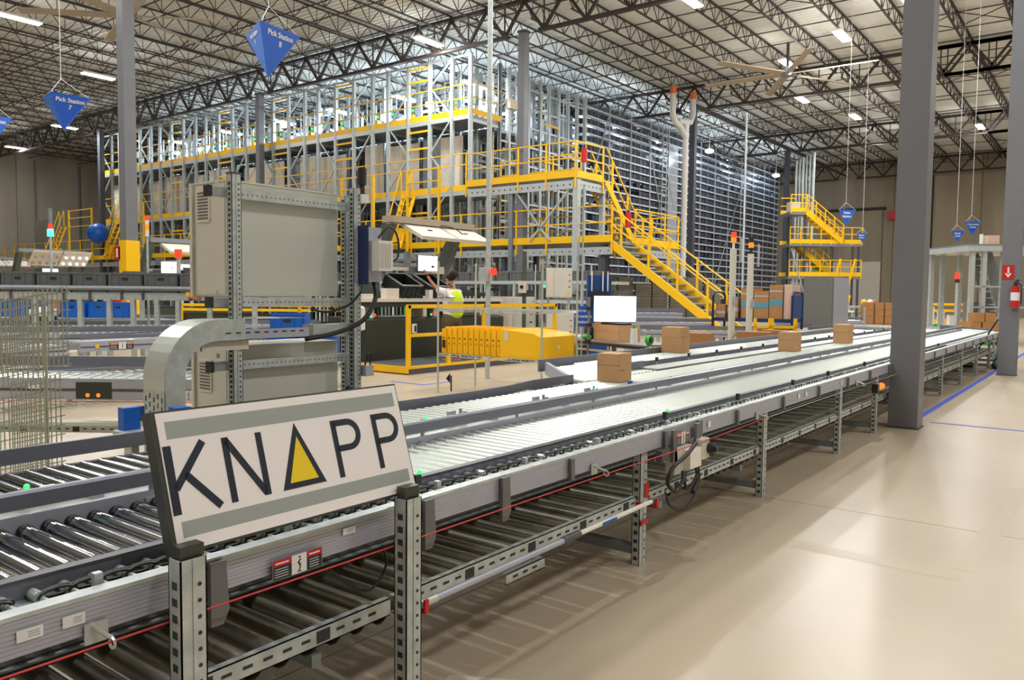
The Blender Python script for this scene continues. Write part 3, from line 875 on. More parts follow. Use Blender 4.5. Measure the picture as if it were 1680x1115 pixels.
# ------------------------------------------------------------------ front roller conveyors
rollA = MB().cyl((0,0,0),(0,0.50,0),0.027,12)
rollA_ch = rollA.mesh('roller', 'chrome'); rollA_zn = rollA.mesh('roller', 'zinc')
for me in (rollA_ch, rollA_zn): me.polygons.foreach_set('use_smooth', [len(p.vertices) == 4 for p in me.polygons])
hubm = MB().cyl((0,-0.002,0),(0,0.035,0),0.0285,12).mesh('hub', 'black')
def bed(name, lab, x0, x1, ya, yb, z, pitch, group, chrome_to=0.0, lim=300, hubs=True):
    t = thing(name, lab, 'conveyor', ((x0+x1)/2, ya, 0), group)
    ch = MB().cyl((0,0,0),(0,yb-ya,0),0.027,14,caps=False).mesh('roller','chrome'); zn = MB().cyl((0,0,0),(0,yb-ya,0),0.027,14,caps=False).mesh('roller','zinc')
    for me in (ch, zn): me.polygons.foreach_set('use_smooth', [len(p.vertices) == 4 for p in me.polygons])
    n = int((x1-x0)/pitch)
    for i in range(min(n, lim)):
        x = x0+i*pitch
        inst('roller', ch if x < chrome_to else zn, t, (x, ya, z-0.027))
        if hubs and x < chrome_to: inst('roller_hub', hubm, t, (x, yb-0.04, z-0.027)); inst('roller_hub', hubm, t, (x, ya, z-0.027))
    if n > lim:
        b = MB()
        for i in range(lim, n): b.cyl((x0+i*pitch, ya, z-0.027), (x0+i*pitch, yb, z-0.027), 0.027, 8)
        b.build('far_rollers', 'zinc', parent=t, kind='stuff')
    return t
def ribbed(x0, x1, y, z0, z1, sgn=-1, nrib=8):
    """outer side panel, ribbed lengthwise; sgn -1: the ribs face -Y"""
    p = [(y+0.03*(-sgn), z0), (y, z0)]
    h = (z1-z0)/nrib
    for k in range(nrib):
        a = z0+k*h
        p += [(y, a+h*0.12), (y+sgn*0.002, a+h*0.2), (y+sgn*0.002, a+h*0.85), (y, a+h*0.93)]
    p += [(y, z1), (y+0.03*(-sgn), z1)]
    return MB().prism(p, 'x', x0, x1)
# --- conveyor A, nearest
AX0, AX1 = -0.5, 21.8
A = bed('roller_conveyor', 'nearest roller conveyor with ribbed grey side panels, running under the white sign', AX0, AX1, 2.33, 2.86, 0.765, 0.076, None, chrome_to=1.85)
brx = [0.3, 1.3, 2.2, 2.68, 3.21, 4.22, 4.7, 5.34, 6.31, 7.27, 8.24, 9.14, 10.06, 11.0, 12.0, 13.0, 14.0, 15.0, 16.0, 17.0, 18.0, 19.0, 20.0, 21.0, 21.8]
PZ0, PZ1 = 0.658, 0.752
for a, b in zip([AX0]+brx[:-1], brx):
    ribbed(a, b, 2.075, PZ0, PZ1).build('side_panel', 'alu', parent=A)
for x in brx:
    MB().prism([(x-0.025,PZ1+0.005),(x+0.025,PZ1+0.005),(x+0.035,PZ0-0.05),(x+0.015,PZ0-0.09),(x-0.025,PZ0-0.09)] if x in (1.3,2.02,2.2,2.68,4.7) else [(x-0.014,PZ1),(x+0.014,PZ1),(x+0.018,PZ0-0.012),(x-0.014,PZ0-0.012)], 'y', 2.05, 2.066).build('bracket', 'bracket', parent=A)
MB().box(AX0, AX1, 2.07, 2.12, PZ1, PZ1+0.012).build('panel_lip', 'galv', parent=A)
MB().box(AX0, AX1, 2.12, 2.30, 0.728, 0.738).build('drive_channel', 'galv', parent=A)
x = AX0
for L_ in (2.4, 2.4, 2.4, 3, 3, 3, 3, 3.1):
    MB().box(x, min(x+L_, AX1)-0.004, 2.235, 2.26, 0.715, 0.79).build('guard_rail', 'guard', parent=A)
    MB().box(x, min(x+L_, AX1)-0.004, 2.228, 2.265, 0.79, 0.795).build('guard_lip', 'guard_dark', parent=A)
    x += L_
# belts and pulleys between the panel and the guard
pul = MB().cyl((0,2.18,0),(0,2.225,0),0.015,10).mesh('pulley','zinc')
belt = MB()
pts = [(0.076*0.5+0.046*math.cos(t), 2.165, 0.015*math.sin(t)) for t in [2*math.pi*q/12 for q in range(13)]]
belt.tube(pts, 0.0045, 5)
belt.tube([(p[0]+0.01, p[1]+0.02, p[2]*0.8) for p in pts], 0.005, 5)
beltm = belt.mesh('drive_belt', 'black')
n = int((AX1-AX0)/0.076)
axm = MB().cyl((0,2.13,0),(0,2.34,0),0.008,6).mesh('axle','zinc')
for i in range(min(n, 290)):
    x = AX0+i*0.076
    inst('pulley', pul, A, (x, 0, 0.752)); 
    if i < 150: inst('axle', axm, A, (x, 0, 0.752))
    if i % 6 != 5 and i < 200: inst('drive_belt', beltm, A, (x, 0, 0.756))
for x in (1.0, 1.62, 2.35, 2.95, 3.6, 4.15, 4.75, 5.4, 6.0, 6.8, 7.6, 8.4, 9.2):
    MB().cb(x, 2.15, 0.768, 0.022, 0.022, 0.04).build('clip', 'galv', parent=A)
for x in (1.25, 2.0, 2.9, 3.4, 4.5, 5.6):
    MB().box(x, x+0.07, 2.066, 2.075, PZ1+0.012, PZ1+0.016).build('white_clip', 'paper', parent=A)
# far side frame of A
x = AX0
for k in range(8):
    MB().box(x, min(x+2.8, AX1)-0.003, 2.88, 2.90, 0.60, 0.79).build('back_panel', 'alu', parent=A)
    x += 2.8
x = AX0
for k in range(8):
    b = MB().prism([(2.86,0.815),(2.86,0.865),(2.875,0.872),(2.895,0.872),(2.90,0.86),(2.90,0.815)], 'x', x, min(x+2.8, AX1)-0.003)
    b.build('back_guard', 'guard', parent=A); x += 2.8
for k in range(18):
    xx = 0.9+k*0.62*(1+k*0.05)
    if xx < AX1:
        b = MB().cyl((xx,2.89,0.76),(xx,2.89,0.83),0.009,6); b.box(xx-0.03,xx+0.03,2.87,2.9,0.745,0.765); b.build('guard_stud','galv',parent=A)
# legs of A, perforated U posts
def perf_post(par, x, y, z0, z1, w=0.085, d=0.05, name='leg', face=-1, pitch=0.05, m='galv'):
    b = MB()
    t = 0.004
    b.box(x-w/2, x+w/2, y-d/2, y-d/2+t, z0, z1)
    b.box(x-w/2, x-w/2+t, y-d/2, y+d/2, z0, z1)
    b.box(x+w/2-t, x+w/2, y-d/2, y+d/2, z0, z1)
    b.box(x-w/2, x-w/2+0.02, y+d/2-t, y+d/2, z0, z1)
    b.box(x+w/2-0.02, x+w/2, y+d/2-t, y+d/2, z0, z1)
    b.box(x-0.004, x+0.004, y-d/2-0.003, y-d/2, z0, z1)
    g = b.build(name, m, parent=par)
    h = MB()
    z = z0+0.04
    while z < z1-0.03:
        h.box(x-w/2-0.001, x-w/2, y-0.012, y+0.012, z-0.009, z+0.012)
        h.cyl((x+w*0.22, y-d/2-0.002, z), (x+w*0.22, y-d/2, z), 0.006, 6)
        z += pitch
    h.build('holes', 'hole', parent=g, kind='stuff')
    return g
legx = [4.03, 6.01, 8.14, 9.64, 11.9, 14.0, 16.0, 18.0, 20.0, 21.6]
for x in legx:
    MB().box(x-0.03, x+0.03, 2.135, 2.86, 0.06, 0.11).build('foot_beam', 'galv_dark', parent=A)
    perf_post(A, x, 2.12, 0.0, PZ0+0.0)
    perf_post(A, x, 2.85, 0.0, 0.62, name='rear_leg')
# lower tier of A: slotted edge rail, tray, inner rail
def slotted(par, x0, x1, y, z0, z1, name='slotted_rail', m='galv', d=0.03):
    b = MB().box(x0, x1, y, y+0.004, z0, z1); b.box(x0, x1, y, y+d, z1-0.004, z1); b.box(x0, x1, y, y+0.02, z0, z0+0.004)
    g = b.build(name, m, parent=par)
    h = MB(); x = x0+0.05; zc = (z0+z1)/2; k = 0
    while x < x1-0.05:
        if k % 6 == 5: h.box(x-0.012, x+0.045, y-0.002, y, zc-0.022, zc+0.02)
        else: h.box(x, x+0.035, y-0.002, y, zc-0.004, zc+0.006)
        x += 0.075; k += 1
    h.build('slots', 'hole', parent=g, kind='stuff')
    return g
for a, b in ((-0.5, 2.06), (2.08, 4.0), (4.07, 5.97), (6.05, 8.1), (8.18, 9.6), (9.68, 11.86), (11.95, 16), (16, 20), (20, 21.6)):
    slotted(A, a, b, 2.12, 0.335, 0.40)
lrm = MB().cyl((0,2.135,0),(0,2.84,0),0.038,10,caps=False).mesh('lower_roller', 'lower_roller')
lrm.polygons.foreach_set('use_smooth', [True]*len(lrm.polygons))
for i in range(199): inst('lower_roller', lrm, A, (-0.4+i*0.11, 0, 0.345))
MB().box(-0.5, 21.5, 2.60, 2.63, 0.375, 0.42).build('inner_rail', 'guard_dark', parent=A)
MB().box(-0.5, 21.5, 2.58, 2.60, 0.405, 0.412).build('inner_lip', 'galv', parent=A)
for x in (0.4, 1.7, 3.0, 4.3, 5.6): MB().box(x, x+0.04, 2.13, 2.85, 0.26, 0.305).build('cross_beam', 'galv_dark', parent=A)
# gap brackets under the panel
for x in (2.17, 2.4):
    pass
# curve at the far end, turning left
ev = thing('curved_conveyor', 'curved end of the nearest conveyor turning left by the steel mezzanine', 'conveyor', (22.0, 3.6, 0))
cxc, cyc_ = 21.8, 3.45
for i in range(16):
    a = math.radians(-90+i*6)
    c, s_ = math.cos(a), math.sin(a)
    b = MB().cyl((cxc+0.56*c, cyc_+0.56*s_, 0.738), (cxc+1.1*c, cyc_+1.1*s_, 0.738), 0.024, 8)
    b.build('roller', 'zinc', parent=ev)
for (r, z0, z1, m_, nm) in ((1.38,0.595,0.725,'alu','side_panel'),(1.2,0.70,0.80,'guard','guard_rail'),(0.52,0.70,0.85,'guard','inner_guard')):
    for i in range(6):
        a, b_ = math.radians(-90+i*15), math.radians(-90+(i+1)*15)
        MB().bar((cxc+r*math.cos(a), cyc_+r*math.sin(a), (z0+z1)/2), (cxc+r*math.cos(b_), cyc_+r*math.sin(b_), (z0+z1)/2), 0.03, z1-z0).build(nm, m_, parent=ev)
MB().box(cxc+1.17, cxc+1.38, cyc_, cyc_+4, 0.6, 0.78).build('side_panel','alu',parent=ev)
for i in range(45): MB().cyl((cxc+0.56, cyc_+0.08*i+0.05, 0.738), (cxc+1.1, cyc_+0.08*i+0.05, 0.738), 0.024, 8).build('roller','zinc',parent=ev)
for (x, y) in ((22.6,2.3),(23.1,3.4),(23.1,5.4)): perf_post(ev, x, y, 0, 0.6)
# sensors with green lamps on A
def sensor(par, x, y, z, col='led_green'):
    s_ = sub('sensor', par)
    MB().cyl((x,y,z-0.05),(x,y,z),0.009,6).build('sensor_stem','galv',parent=s_)
    MB().cb(x,y,z+0.02,0.03,0.025,0.045).build('sensor_body','black_plastic',parent=s_)
    if col: MB().sph((x+0.012,y-0.004,z+0.05),0.011,8,5).build('sensor_lamp',col,parent=s_)
for x in (2.24, 4.42): sensor(A, x, 2.16, 0.79)
for x in (5.6, 6.85, 7.9, 9.3, 10.6, 12.2, 13.9): sensor(A, x, 2.16, 0.79, None)
# labels on the panel
def label_part(par, x0, x1, y, z0, z1, marks=True):
    g = MB().box(x0, x1, y-0.0015, y, z0, z1).build('paper_label', 'paper', parent=par)
    if marks:
        h = MB(); R = random.Random(int(x0*100)); c = 5; w = (z1-z0)*0.6; s0 = x0+(z1-z0)*0.15; zz = z0+(z1-z0)*0.2
        for i in range(c):
            for j in range(c):
                if R.random() < 0.0: h.box(s0+i*w/c, s0+(i+1)*w/c, y-0.0022, y-0.0015, zz+j*w/c, zz+(j+1)*w/c)
        for j in range(3): h.box(s0+w*1.2, x1-0.008, y-0.0022, y-0.0015, zz+j*w/3+0.002, zz+j*w/3+0.004)
        h.build('print', 'sign_grey', parent=g, kind='stuff')
label_part(A, 0.77, 0.83, 2.069, 0.695, 0.725); label_part(A, 0.875, 0.93, 2.069, 0.695, 0.725)
label_part(A, 1.785, 1.84, 2.069, 0.715, 0.738)
for x in (4.85, 6.7, 6.9, 8.0): label_part(A, x, x+0.05, 2.069, 0.69, 0.73, False)
# warning label plate: two red headed blocks with a falling figure between them
wpl = sub('warning_plate', A)
wx, wy, wz = 1.49, 2.055, 0.643
MB().box(wx, wx+0.195, wy, wy+0.002, wz-0.002, wz+0.064).build('plate', 'galv_dark', parent=wpl)
def warn(par, wx, wy, wz, w, h, headm):
    b = MB()
    b.use('black_plastic'); b.box(wx+0.003, wx+w*0.36, wy-0.001, wy, wz, wz+h*0.68); b.box(wx+w*0.68, wx+w-0.003, wy-0.001, wy, wz, wz+h*0.68)
    b.use(headm); b.box(wx+0.003, wx+w*0.36, wy-0.001, wy, wz+h*0.68, wz+h); b.box(wx+w*0.68, wx+w-0.003, wy-0.001, wy, wz+h*0.68, wz+h)
    b.use('paper'); b.box(wx+w*0.37, wx+w*0.67, wy-0.001, wy, wz, wz+h)
    for j in range(4):
        b.box(wx+0.008, wx+w*0.3, wy-0.0014, wy-0.001, wz+h*0.12+j*h*0.13, wz+h*0.15+j*h*0.13)
        b.box(wx+w*0.73, wx+w*0.92, wy-0.0014, wy-0.001, wz+h*0.12+j*h*0.13, wz+h*0.15+j*h*0.13)
    for (u0, u1) in ((0.05, 0.31), (0.72, 0.94)):
        b.box(wx+w*u0, wx+w*u1, wy-0.0014, wy-0.001, wz+h*0.78, wz+h*0.86)
    b.use('ink')
    cx, cz = wx+w*0.52, wz
    F = [((-0.02,0.16),(0.06,0.34)),((0.06,0.34),(-0.03,0.52)),((-0.03,0.52),(0.02,0.72)),((-0.03,0.5),(0.10,0.46)),((0.0,0.66),(0.09,0.72)),((0.0,0.64),(-0.09,0.56)),((-0.1,0.12),(0.1,0.10))]
    for (p, q) in F:
        b.bar((cx+p[0]*h*1.2, wy-0.0016, cz+p[1]*h), (cx+q[0]*h*1.2, wy-0.0016, cz+q[1]*h), 0.002, h*0.05)
    b.cyl((cx+0.02*h, wy-0.002, cz+0.84*h), (cx+0.02*h, wy-0.001, cz+0.84*h), h*0.06, 8)
    b.build('warning_print', None, parent=par, kind='stuff')
warn(wpl, wx, wy, wz, 0.195, 0.062, 'red')
wp2 = sub('warning_plate', A)
MB().box(4.33, 4.53, 2.045, 2.047, 0.648, 0.722).build('plate', 'galv_dark', parent=wp2)
warn(wp2, 4.34, 2.045, 0.65, 0.18, 0.07, 'orange')
# cord brackets with eye bolts
def eye(par, x, y, z):
    g = sub('eye_bracket', par)
    MB().box(x-0.03, x+0.03, y+0.012, y+0.016, z-0.025, z+0.03).build('plate', 'galv', parent=g)
    b = MB().cyl((x-0.01,y+0.02,z+0.02),(x+0.01,y-0.05,z+0.0),0.006,6)
    b.tube([(x+0.01,y-0.05+0.014*math.cos(t),z-0.012+0.014*math.sin(t)) for t in [q*math.pi/4 for q in range(9)]],0.004,5)
    b.cyl((x-0.012,y+0.012,z+0.02),(x-0.008,y+0.02,z+0.02),0.013,6)
    b.build('eye_bolt', 'zinc', parent=g)
for x in (0.955, 3.43, 5.74, 8.6): eye(A, x, 2.05, 0.66)
# sign and its two posts
sg = thing('sign_stand', 'slanted white sign board with dark letters and a yellow triangle, on two slotted posts', 'sign', (1.6, 2.0, 0))
perf_post(sg, 1.15, 1.96, 0.0, 0.832, w=0.076, d=0.06, name='post', pitch=0.045)
perf_post(sg, 1.99, 1.96, 0.0, 0.825, w=0.076, d=0.06, name='post', pitch=0.045)
for x in (1.15, 1.99):
    MB().box(x-0.03, x+0.04, 1.945, 1.985, 0.80, 0.865).build('foot_bracket', 'sign_frame', parent=sg)
bl, br_, tl_, tr_ = Vector((1.150,2.0,0.862)), Vector((2.062,2.0,0.862)), Vector((1.13,2.105,1.205)), Vector((2.045,2.105,1.205))
ex_ = (br_-bl).normalized(); upv = ((tl_-bl)+(tr_-br_)); upv = (upv-ex_*upv.dot(ex_)).normalized(); nz = ex_.cross(upv)
W_, H_ = (br_-bl).length+0.006, 0.384
bl = Vector((1.142,1.99,0.838))
def SP(u, v, d=0.0): return bl+ex_*u+upv*v+nz*d
def splate(name, m, pts, d0, d1, parent):
    b = MB(); n = len(pts)
    v = [SP(u, w, d0) for u, w in pts]+[SP(u, w, d1) for u, w in pts]
    b.add(v, [tuple(range(n))[::-1], tuple(range(n, 2*n))]+[(i, (i+1) % n, n+(i+1) % n, n+i) for i in range(n)])
    return b.build(name, m, parent=parent)
R4 = lambda a, b, c, d: [(a, c), (b, c), (b, d), (a, d)]
fr = splate('sign_frame', 'sign_frame', R4(-0.014, W_+0.006, -0.008, H_+0.006), -0.045, -0.002, sg)
bd = splate('sign_board', 'sign_white', R4(0, W_, 0, H_), -0.002, 0.001, sg)
splate('grey_band', 'sign_grey', R4(0.022, W_-0.02, 0.308, 0.358), 0.001, 0.0015, bd)
splate('grey_band', 'sign_grey', R4(0.022, W_-0.02, 0.034, 0.078), 0.001, 0.0015, bd)
for u in (0.03, W_-0.03):
    MB().cyl(SP(u, 0.008, 0.0), SP(u, 0.008, 0.006), 0.006, 8).build('bolt', 'zinc', parent=sg)
# lettering: strokes as plates
def stroke(p, q, w=0.021):
    p, q = Vector(p), Vector(q); d = (q-p).normalized(); n = Vector((-d.y, d.x))*w/2
    return [tuple(p-n), tuple(q-n), tuple(q+n), tuple(p+n)]
LB, LT = 0.098, 0.29
let = []
def S(x0, y0, x1, y1, w=0.021): splate('letter_stroke', 'ink', stroke((x0, y0), (x1, y1), w), 0.001, 0.0022, bd)
S(0.016,LB,0.016,LT,0.024); S(0.024,0.168,0.125,LT,0.022); S(0.058,0.205,0.150,LB,0.022)
S(0.195,LB,0.195,LT); S(0.196,LT-0.006,0.306,LB+0.006); S(0.31,LB,0.31,LT)
tri = [(0.364,LB),(0.532,LB),(0.447,LT+0.012)]
splate('triangle_border', 'ink', tri, 0.001, 0.0022, bd)
splate('triangle', 'sign_yellow', [(0.393,LB+0.018),(0.503,LB+0.018),(0.447,LT-0.032)], 0.0022, 0.003, bd)
def Pl(x):
    S(x, LB, x, LT)
    S(x, LT-0.0105, x+0.058, LT-0.0105, 0.021); S(x, LT-0.0965, x+0.058, LT-0.0965, 0.021)
    r, cz, cxx = 0.043, LT-0.0535, x+0.058
    N = 10
    for k in range(N):
        a, b_ = math.pi/2-math.pi*k/N, math.pi/2-math.pi*(k+1)/N
        o, i_ = r+0.0105, r-0.0105
        splate('letter_stroke', 'ink', [(cxx+o*math.cos(a), cz+o*math.sin(a)), (cxx+o*math.cos(b_), cz+o*math.sin(b_)), (cxx+i_*math.cos(b_), cz+i_*math.sin(b_)), (cxx+i_*math.cos(a), cz+i_*math.sin(a))][::-1], 0.001, 0.0022, bd)
Pl(0.601); Pl(0.782)
# red pull cord, hooks and pole
cd = MB().tube([(-0.3,2.0,0.655),(0.96,2.0,0.652),(2.1,2.0,0.648),(3.44,2.0,0.645),(4.5,1.975,0.65),(5.75,2.0,0.652)],0.003,5).build('pull_cord','red_cord')
tag(cd, 'thin red emergency pull cord strung along the front of the nearest conveyor', 'cord')
cd = MB().tube([(5.75,2.0,0.652),(8.6,2.0,0.65),(14,2.0,0.63),(20,2.0,0.63)],0.003,5).build('pull_cord','galv')
tag(cd, 'pale pull cord continuing along the conveyor towards the big column', 'cord')
pl_ = thing('extension_pole', 'long white and aluminium pole resting in two red hooks on the lower conveyor rail', 'pole', (3.0, 1.98, 0.35))
MB().cyl((2.10,1.98,0.405),(3.1,1.98,0.41),0.014,10).build('outer_tube','alu',parent=pl_)
MB().cyl((3.1,1.98,0.41),(3.9,1.98,0.412),0.012,10).build('inner_tube','white',parent=pl_)
MB().cyl((3.02,1.98,0.41),(3.16,1.98,0.411),0.018,10).build('grip','guard_dark',parent=pl_)
MB().cyl((2.075,1.98,0.405),(2.16,1.98,0.405),0.016,10).build('end_sleeve','zinc',parent=pl_)
MB().cyl((3.9,1.98,0.412),(4.05,1.98,0.412),0.015,10).build('end_grip','guard_dark',parent=pl_)
MB().box(3.36,3.5,1.966,1.967,0.404,0.42).build('blue_label','blue_tote',parent=pl_)
for x in (2.085, 3.93):
    h = MB().box(x-0.01,x+0.01,1.965,2.118 if x < 3 else 2.09,0.375,0.386); h.box(x-0.01,x+0.01,1.955,1.965,0.375,0.425); h.box(x-0.01,x+0.01,2.0,2.01,0.386,0.42)
    tag(h.build('hook','red'), 'red hook holding the %s end of the long pole' % ('near' if x < 3 else 'far'), 'hook')
MB().box(4.03,4.075,2.085,2.094,0.39,0.47).build('red_wrap','red',parent=A); MB().box(3.99,4.075,2.085,2.094,0.235,0.26).build('red_wrap','red',parent=A)
# slotted spare bracket hanging under the rail
slotted(A, 2.75, 3.05, 2.10, 0.25, 0.30, 'hanging_bracket')
# motor control box with cables
cb = thing('control_box', 'grey control box with black cables hanging on the side of the near conveyor', 'control box', (4.5, 2.03, 0.4))
MB().prism([(4.27,0.75),(4.30,0.75),(4.33,0.56),(4.27,0.56)], 'y', 2.03, 2.05).build('mounting_plate','bracket',parent=cb)
MB().prism([(4.60,0.75),(4.66,0.75),(4.66,0.60),(4.58,0.56)], 'y', 2.03, 2.05).build('mounting_plate','bracket',parent=cb)
MB().box(4.29,4.52,2.03,2.09,0.48,0.635).build('rear_box','cab',parent=cb)
MB().box(4.41,4.57,1.985,2.03,0.50,0.615).build('white_box','white',parent=cb)
MB().box(4.59,4.70,1.99,2.07,0.53,0.655).build('switch_box','cab',parent=cb)
MB().cyl((4.69,1.99,0.59),(4.69,1.95,0.59),0.035,10).build('rotary_switch','black_plastic',parent=cb)
MB().box(4.67,4.71,1.93,1.955,0.575,0.605).build('switch_grip','black_plastic',parent=cb)
MB().box(4.10,4.18,2.02,2.06,0.59,0.655).build('sensor_block','guard_dark',parent=cb)
def cable(par, pts, r, nm='cable', m='black'):
    P_ = [Vector(p) for p in pts]; out = []
    for i in range(len(P_)-1):
        p0, p1, p2, p3 = P_[max(i-1,0)], P_[i], P_[i+1], P_[min(i+2,len(P_)-1)]
        for k in range(6):
            t = k/6
            out.append(0.5*((2*p1)+(-p0+p2)*t+(2*p0-5*p1+4*p2-p3)*t*t+(-p0+3*p1-3*p2+p3)*t**3))
    out.append(P_[-1])
    return MB().tube(out, r, 7).build(nm, m, parent=par, smooth=True)
cable(cb, [(4.45,1.97,0.66),(4.30,1.96,0.61),(4.14,1.97,0.56),(4.10,1.98,0.48),(4.20,1.98,0.41),(4.30,1.98,0.46),(4.34,2.0,0.50)], 0.012)
cable(cb, [(4.50,1.99,0.50),(4.49,1.98,0.45),(4.38,1.98,0.39),(4.33,1.98,0.43),(4.38,2.0,0.49)], 0.009)
cable(cb, [(4.54,1.99,0.50),(4.53,1.98,0.42),(4.43,1.97,0.33),(4.27,1.97,0.285),(4.11,1.97,0.35),(4.09,1.99,0.43)], 0.006)
cable(cb, [(4.53,1.985,0.46),(4.50,1.98,0.41),(4.43,1.975,0.36)], 0.016)
cable(A, [(1.75,2.1,0.6),(1.82,2.06,0.53),(1.90,2.05,0.50),(1.98,2.06,0.56),(2.0,2.1,0.62)], 0.005)
b = MB().box(4.62,4.70,2.07,2.09,0.555,0.57).build('terminal_strip','green',parent=cb)
# orange beacon under the conveyor
o = thing('orange_beacon', 'small orange lamp under the side panel just left of the big column', 'lamp', (9.35, 2.0, 0.58))
MB().cyl((9.3,2.02,0.56),(9.5,2.02,0.56),0.035,10).build('dome','led_orange',parent=o); MB().box(9.22,9.3,2.0,2.06,0.5,0.6).build('base','black_plastic',parent=o)

# --- conveyor B
B = bed('roller_conveyor', 'second roller conveyor just behind the nearest one, carrying the first open carton', -0.5, 21.8, 3.12, 3.72, 0.765, 0.078, None, chrome_to=2.2, hubs=False)
x = -0.5
for k in range(9):
    x2 = min(x+2.6, 21.8)
    MB().box(x, x2-0.003, 3.06, 3.085, 0.70, 0.80).build('guard_rail','guard',parent=B)
    ribbed(x, x2-0.003, 2.95, 0.62, 0.76).build('side_panel','alu',parent=B)
    MB().box(x, x2-0.003, 2.95, 3.06, 0.762, 0.77).build('top_strip','zinc',parent=B)
    x = x2
for k in range(26): 
    xx = 0.6+k*0.8
    MB().cb(xx, 3.02, 0.785, 0.05, 0.05, 0.04).build('stud_block','galv',parent=B)
for x in (1.16, 3.2, 5.0): sensor(B, x, 3.03, 0.80)
for x in (6.3, 7.2, 8.3, 9.4, 10.6, 12.0, 13.5): sensor(B, x, 3.03, 0.80, None)
for x in (3.45, 4.3, 4.95): 
    b = MB().box(x-0.03,x+0.03,3.04,3.06,0.78,0.86); b.cyl((x+0.06,3.03,0.78),(x+0.06,3.03,0.87),0.01,6); b.cyl((x+0.10,3.03,0.78),(x+0.10,3.03,0.85),0.014,6); b.build('scanner_bracket','galv',parent=B)
MB().box(1.22,1.27,3.03,3.045,0.76,0.84).build('reflector_plate','white',parent=B)
MB().box(5.55,5.60,3.03,3.045,0.80,0.86).build('reflector_plate','blue_tote',parent=B)
# rear guard of B, with a bend
RG = [(-0.5,3.88,0.80),(2.3,3.88,0.80),(3.8,3.84,0.775),(4.6,3.84,0.77),(5.05,3.86,0.77),(5.5,3.95,0.77),(6.15,3.95,0.77)]
for (xa, ya, za), (xb, yb_, zb_) in zip(RG[:-1], RG[1:]):
    MB().bar((xa, ya, za), (xb, yb_, zb_), 0.025, 0.07).build('rear_guard', 'guard', parent=B)
MB().box(-0.5, 6.0, 3.76, 3.80, 0.62, 0.745).build('rear_panel', 'guard_dark', parent=B)
for x in (3.5, 4.5): 
    b = MB().cyl((x,3.98,0.8),(x,3.98,0.92),0.006,6); b.add([(x-0.05,3.99,0.90),(x-0.0,3.99,0.86),(x,3.99,0.94)],[(0,1,2)]); b.build('reflector','ink',parent=B)
for x in (1.2, 3.4, 5.6, 8.0, 10.5, 13.0, 15.5, 18.0, 20.5):
    perf_post(B, x, 3.75, 0, 0.62)
# --- spur C joining from behind with the merging wedge
Cc = bed('roller_conveyor', 'third roller conveyor merging from behind, with the farthest cartons beside it', 7.6, 20.0, 4.25, 4.85, 0.765, 0.08, None, hubs=False, lim=160)
wg = thing('merge_table', 'white merging roller table where the third conveyor joins, behind the first carton', 'conveyor', (6.6, 4.0, 0))
for i in range(18):
    x = 6.15+i*0.08; ya = 3.78; yb_ = min(4.75, 4.05+i*0.08)
    MB().cyl((x, ya, 0.738), (x+0.12, yb_, 0.738), 0.025, 8).build('roller', 'zinc', parent=wg)
MB().bar((6.1,3.98,0.74),(7.05,4.86,0.74),0.04,0.13).build('side_panel','alu',parent=wg)
MB().box(6.3, 7.6, 3.9, 4.7, 0.60, 0.66).build('under_frame','guard_dark',parent=wg)
for (x0, x1, y, z0, z1, m_) in ((7.5,20.0,4.15,0.68,0.80,'guard'),(7.5,20.0,3.98,0.62,0.76,'alu'),(7.0,20.0,4.92,0.70,0.83,'guard')):
    xx = x0
    while xx < x1:
        x2 = min(xx+2.5, x1)
        MB().box(xx, x2-0.003, y, y+0.025, z0, z1).build('guard_rail' if m_ == 'guard' else 'side_panel', m_, parent=Cc)
        xx = x2
MB().box(7.5,20.0,3.76,4.0,0.765,0.775).build('top_strip','zinc',parent=Cc)
for k in range(14): sensor(Cc, 8.1+k*0.85, 4.08, 0.80, None)
b = MB().cyl((7.05,4.0,0.70),(7.05,4.0,0.86),0.07,10); b.box(7.05,7.6,3.97,4.02,0.76,0.84); b.build('nose_roller','guard',parent=Cc)
for x in (8.0, 10.5, 13, 16, 19): perf_post(Cc, x, 4.88, 0, 0.62)
# cartons on the conveyors
def carton(name, lab, x, y, z, wx_, wy_, h, rot=0.0, open_=False, m='card'):
    t = thing(name, lab, 'box', (0, 0, 0), None)
    c, s_ = math.cos(rot), math.sin(rot)
    T = lambda u, v, w: (u*wx_/2, v*wy_/2, w)
    ORG[t.name] = Vector((0,0,0))
    b = MB()
    th = 0.006
    if open_:
        for (a0,a1,b0,b1) in ((-wx_/2,wx_/2,-wy_/2,-wy_/2+th),(-wx_/2,wx_/2,wy_/2-th,wy_/2),(-wx_/2,-wx_/2+th,-wy_/2,wy_/2),(wx_/2-th,wx_/2,-wy_/2,wy_/2)): b.box(a0,a1,b0,b1,0,h)
        b.box(-wx_/2,wx_/2,-wy_/2,wy_/2,0,th)
    else: b.box(-wx_/2,wx_/2,-wy_/2,wy_/2,0,h)
    b.build('body', m, parent=t)
    if not open_:
        MB().box(-wx_/2-0.001,wx_/2+0.001,-wy_*0.06,wy_*0.06,h,h+0.001).build('tape_strip','tape_brown',parent=t)
    MB().box(-wx_/2-0.002,wx_/2+0.002,-wy_/2-0.002,-wy_/2,h*0.62,h*0.625).build('side_crease','card2',parent=t)
    MB().box(-wx_/2-0.002,-wx_/2,-wy_*0.5,wy_*0.5,h*0.60,h*0.605).build('side_crease','card2',parent=t)
    t.location = (x, y, z); t.rotation_euler = (0, 0, rot)
    return t
c1 = carton('carton', 'nearest brown carton with its flap lifted, standing on the second conveyor', 6.27, 3.58, 0.767, 0.25, 0.22, 0.25, 0.05)
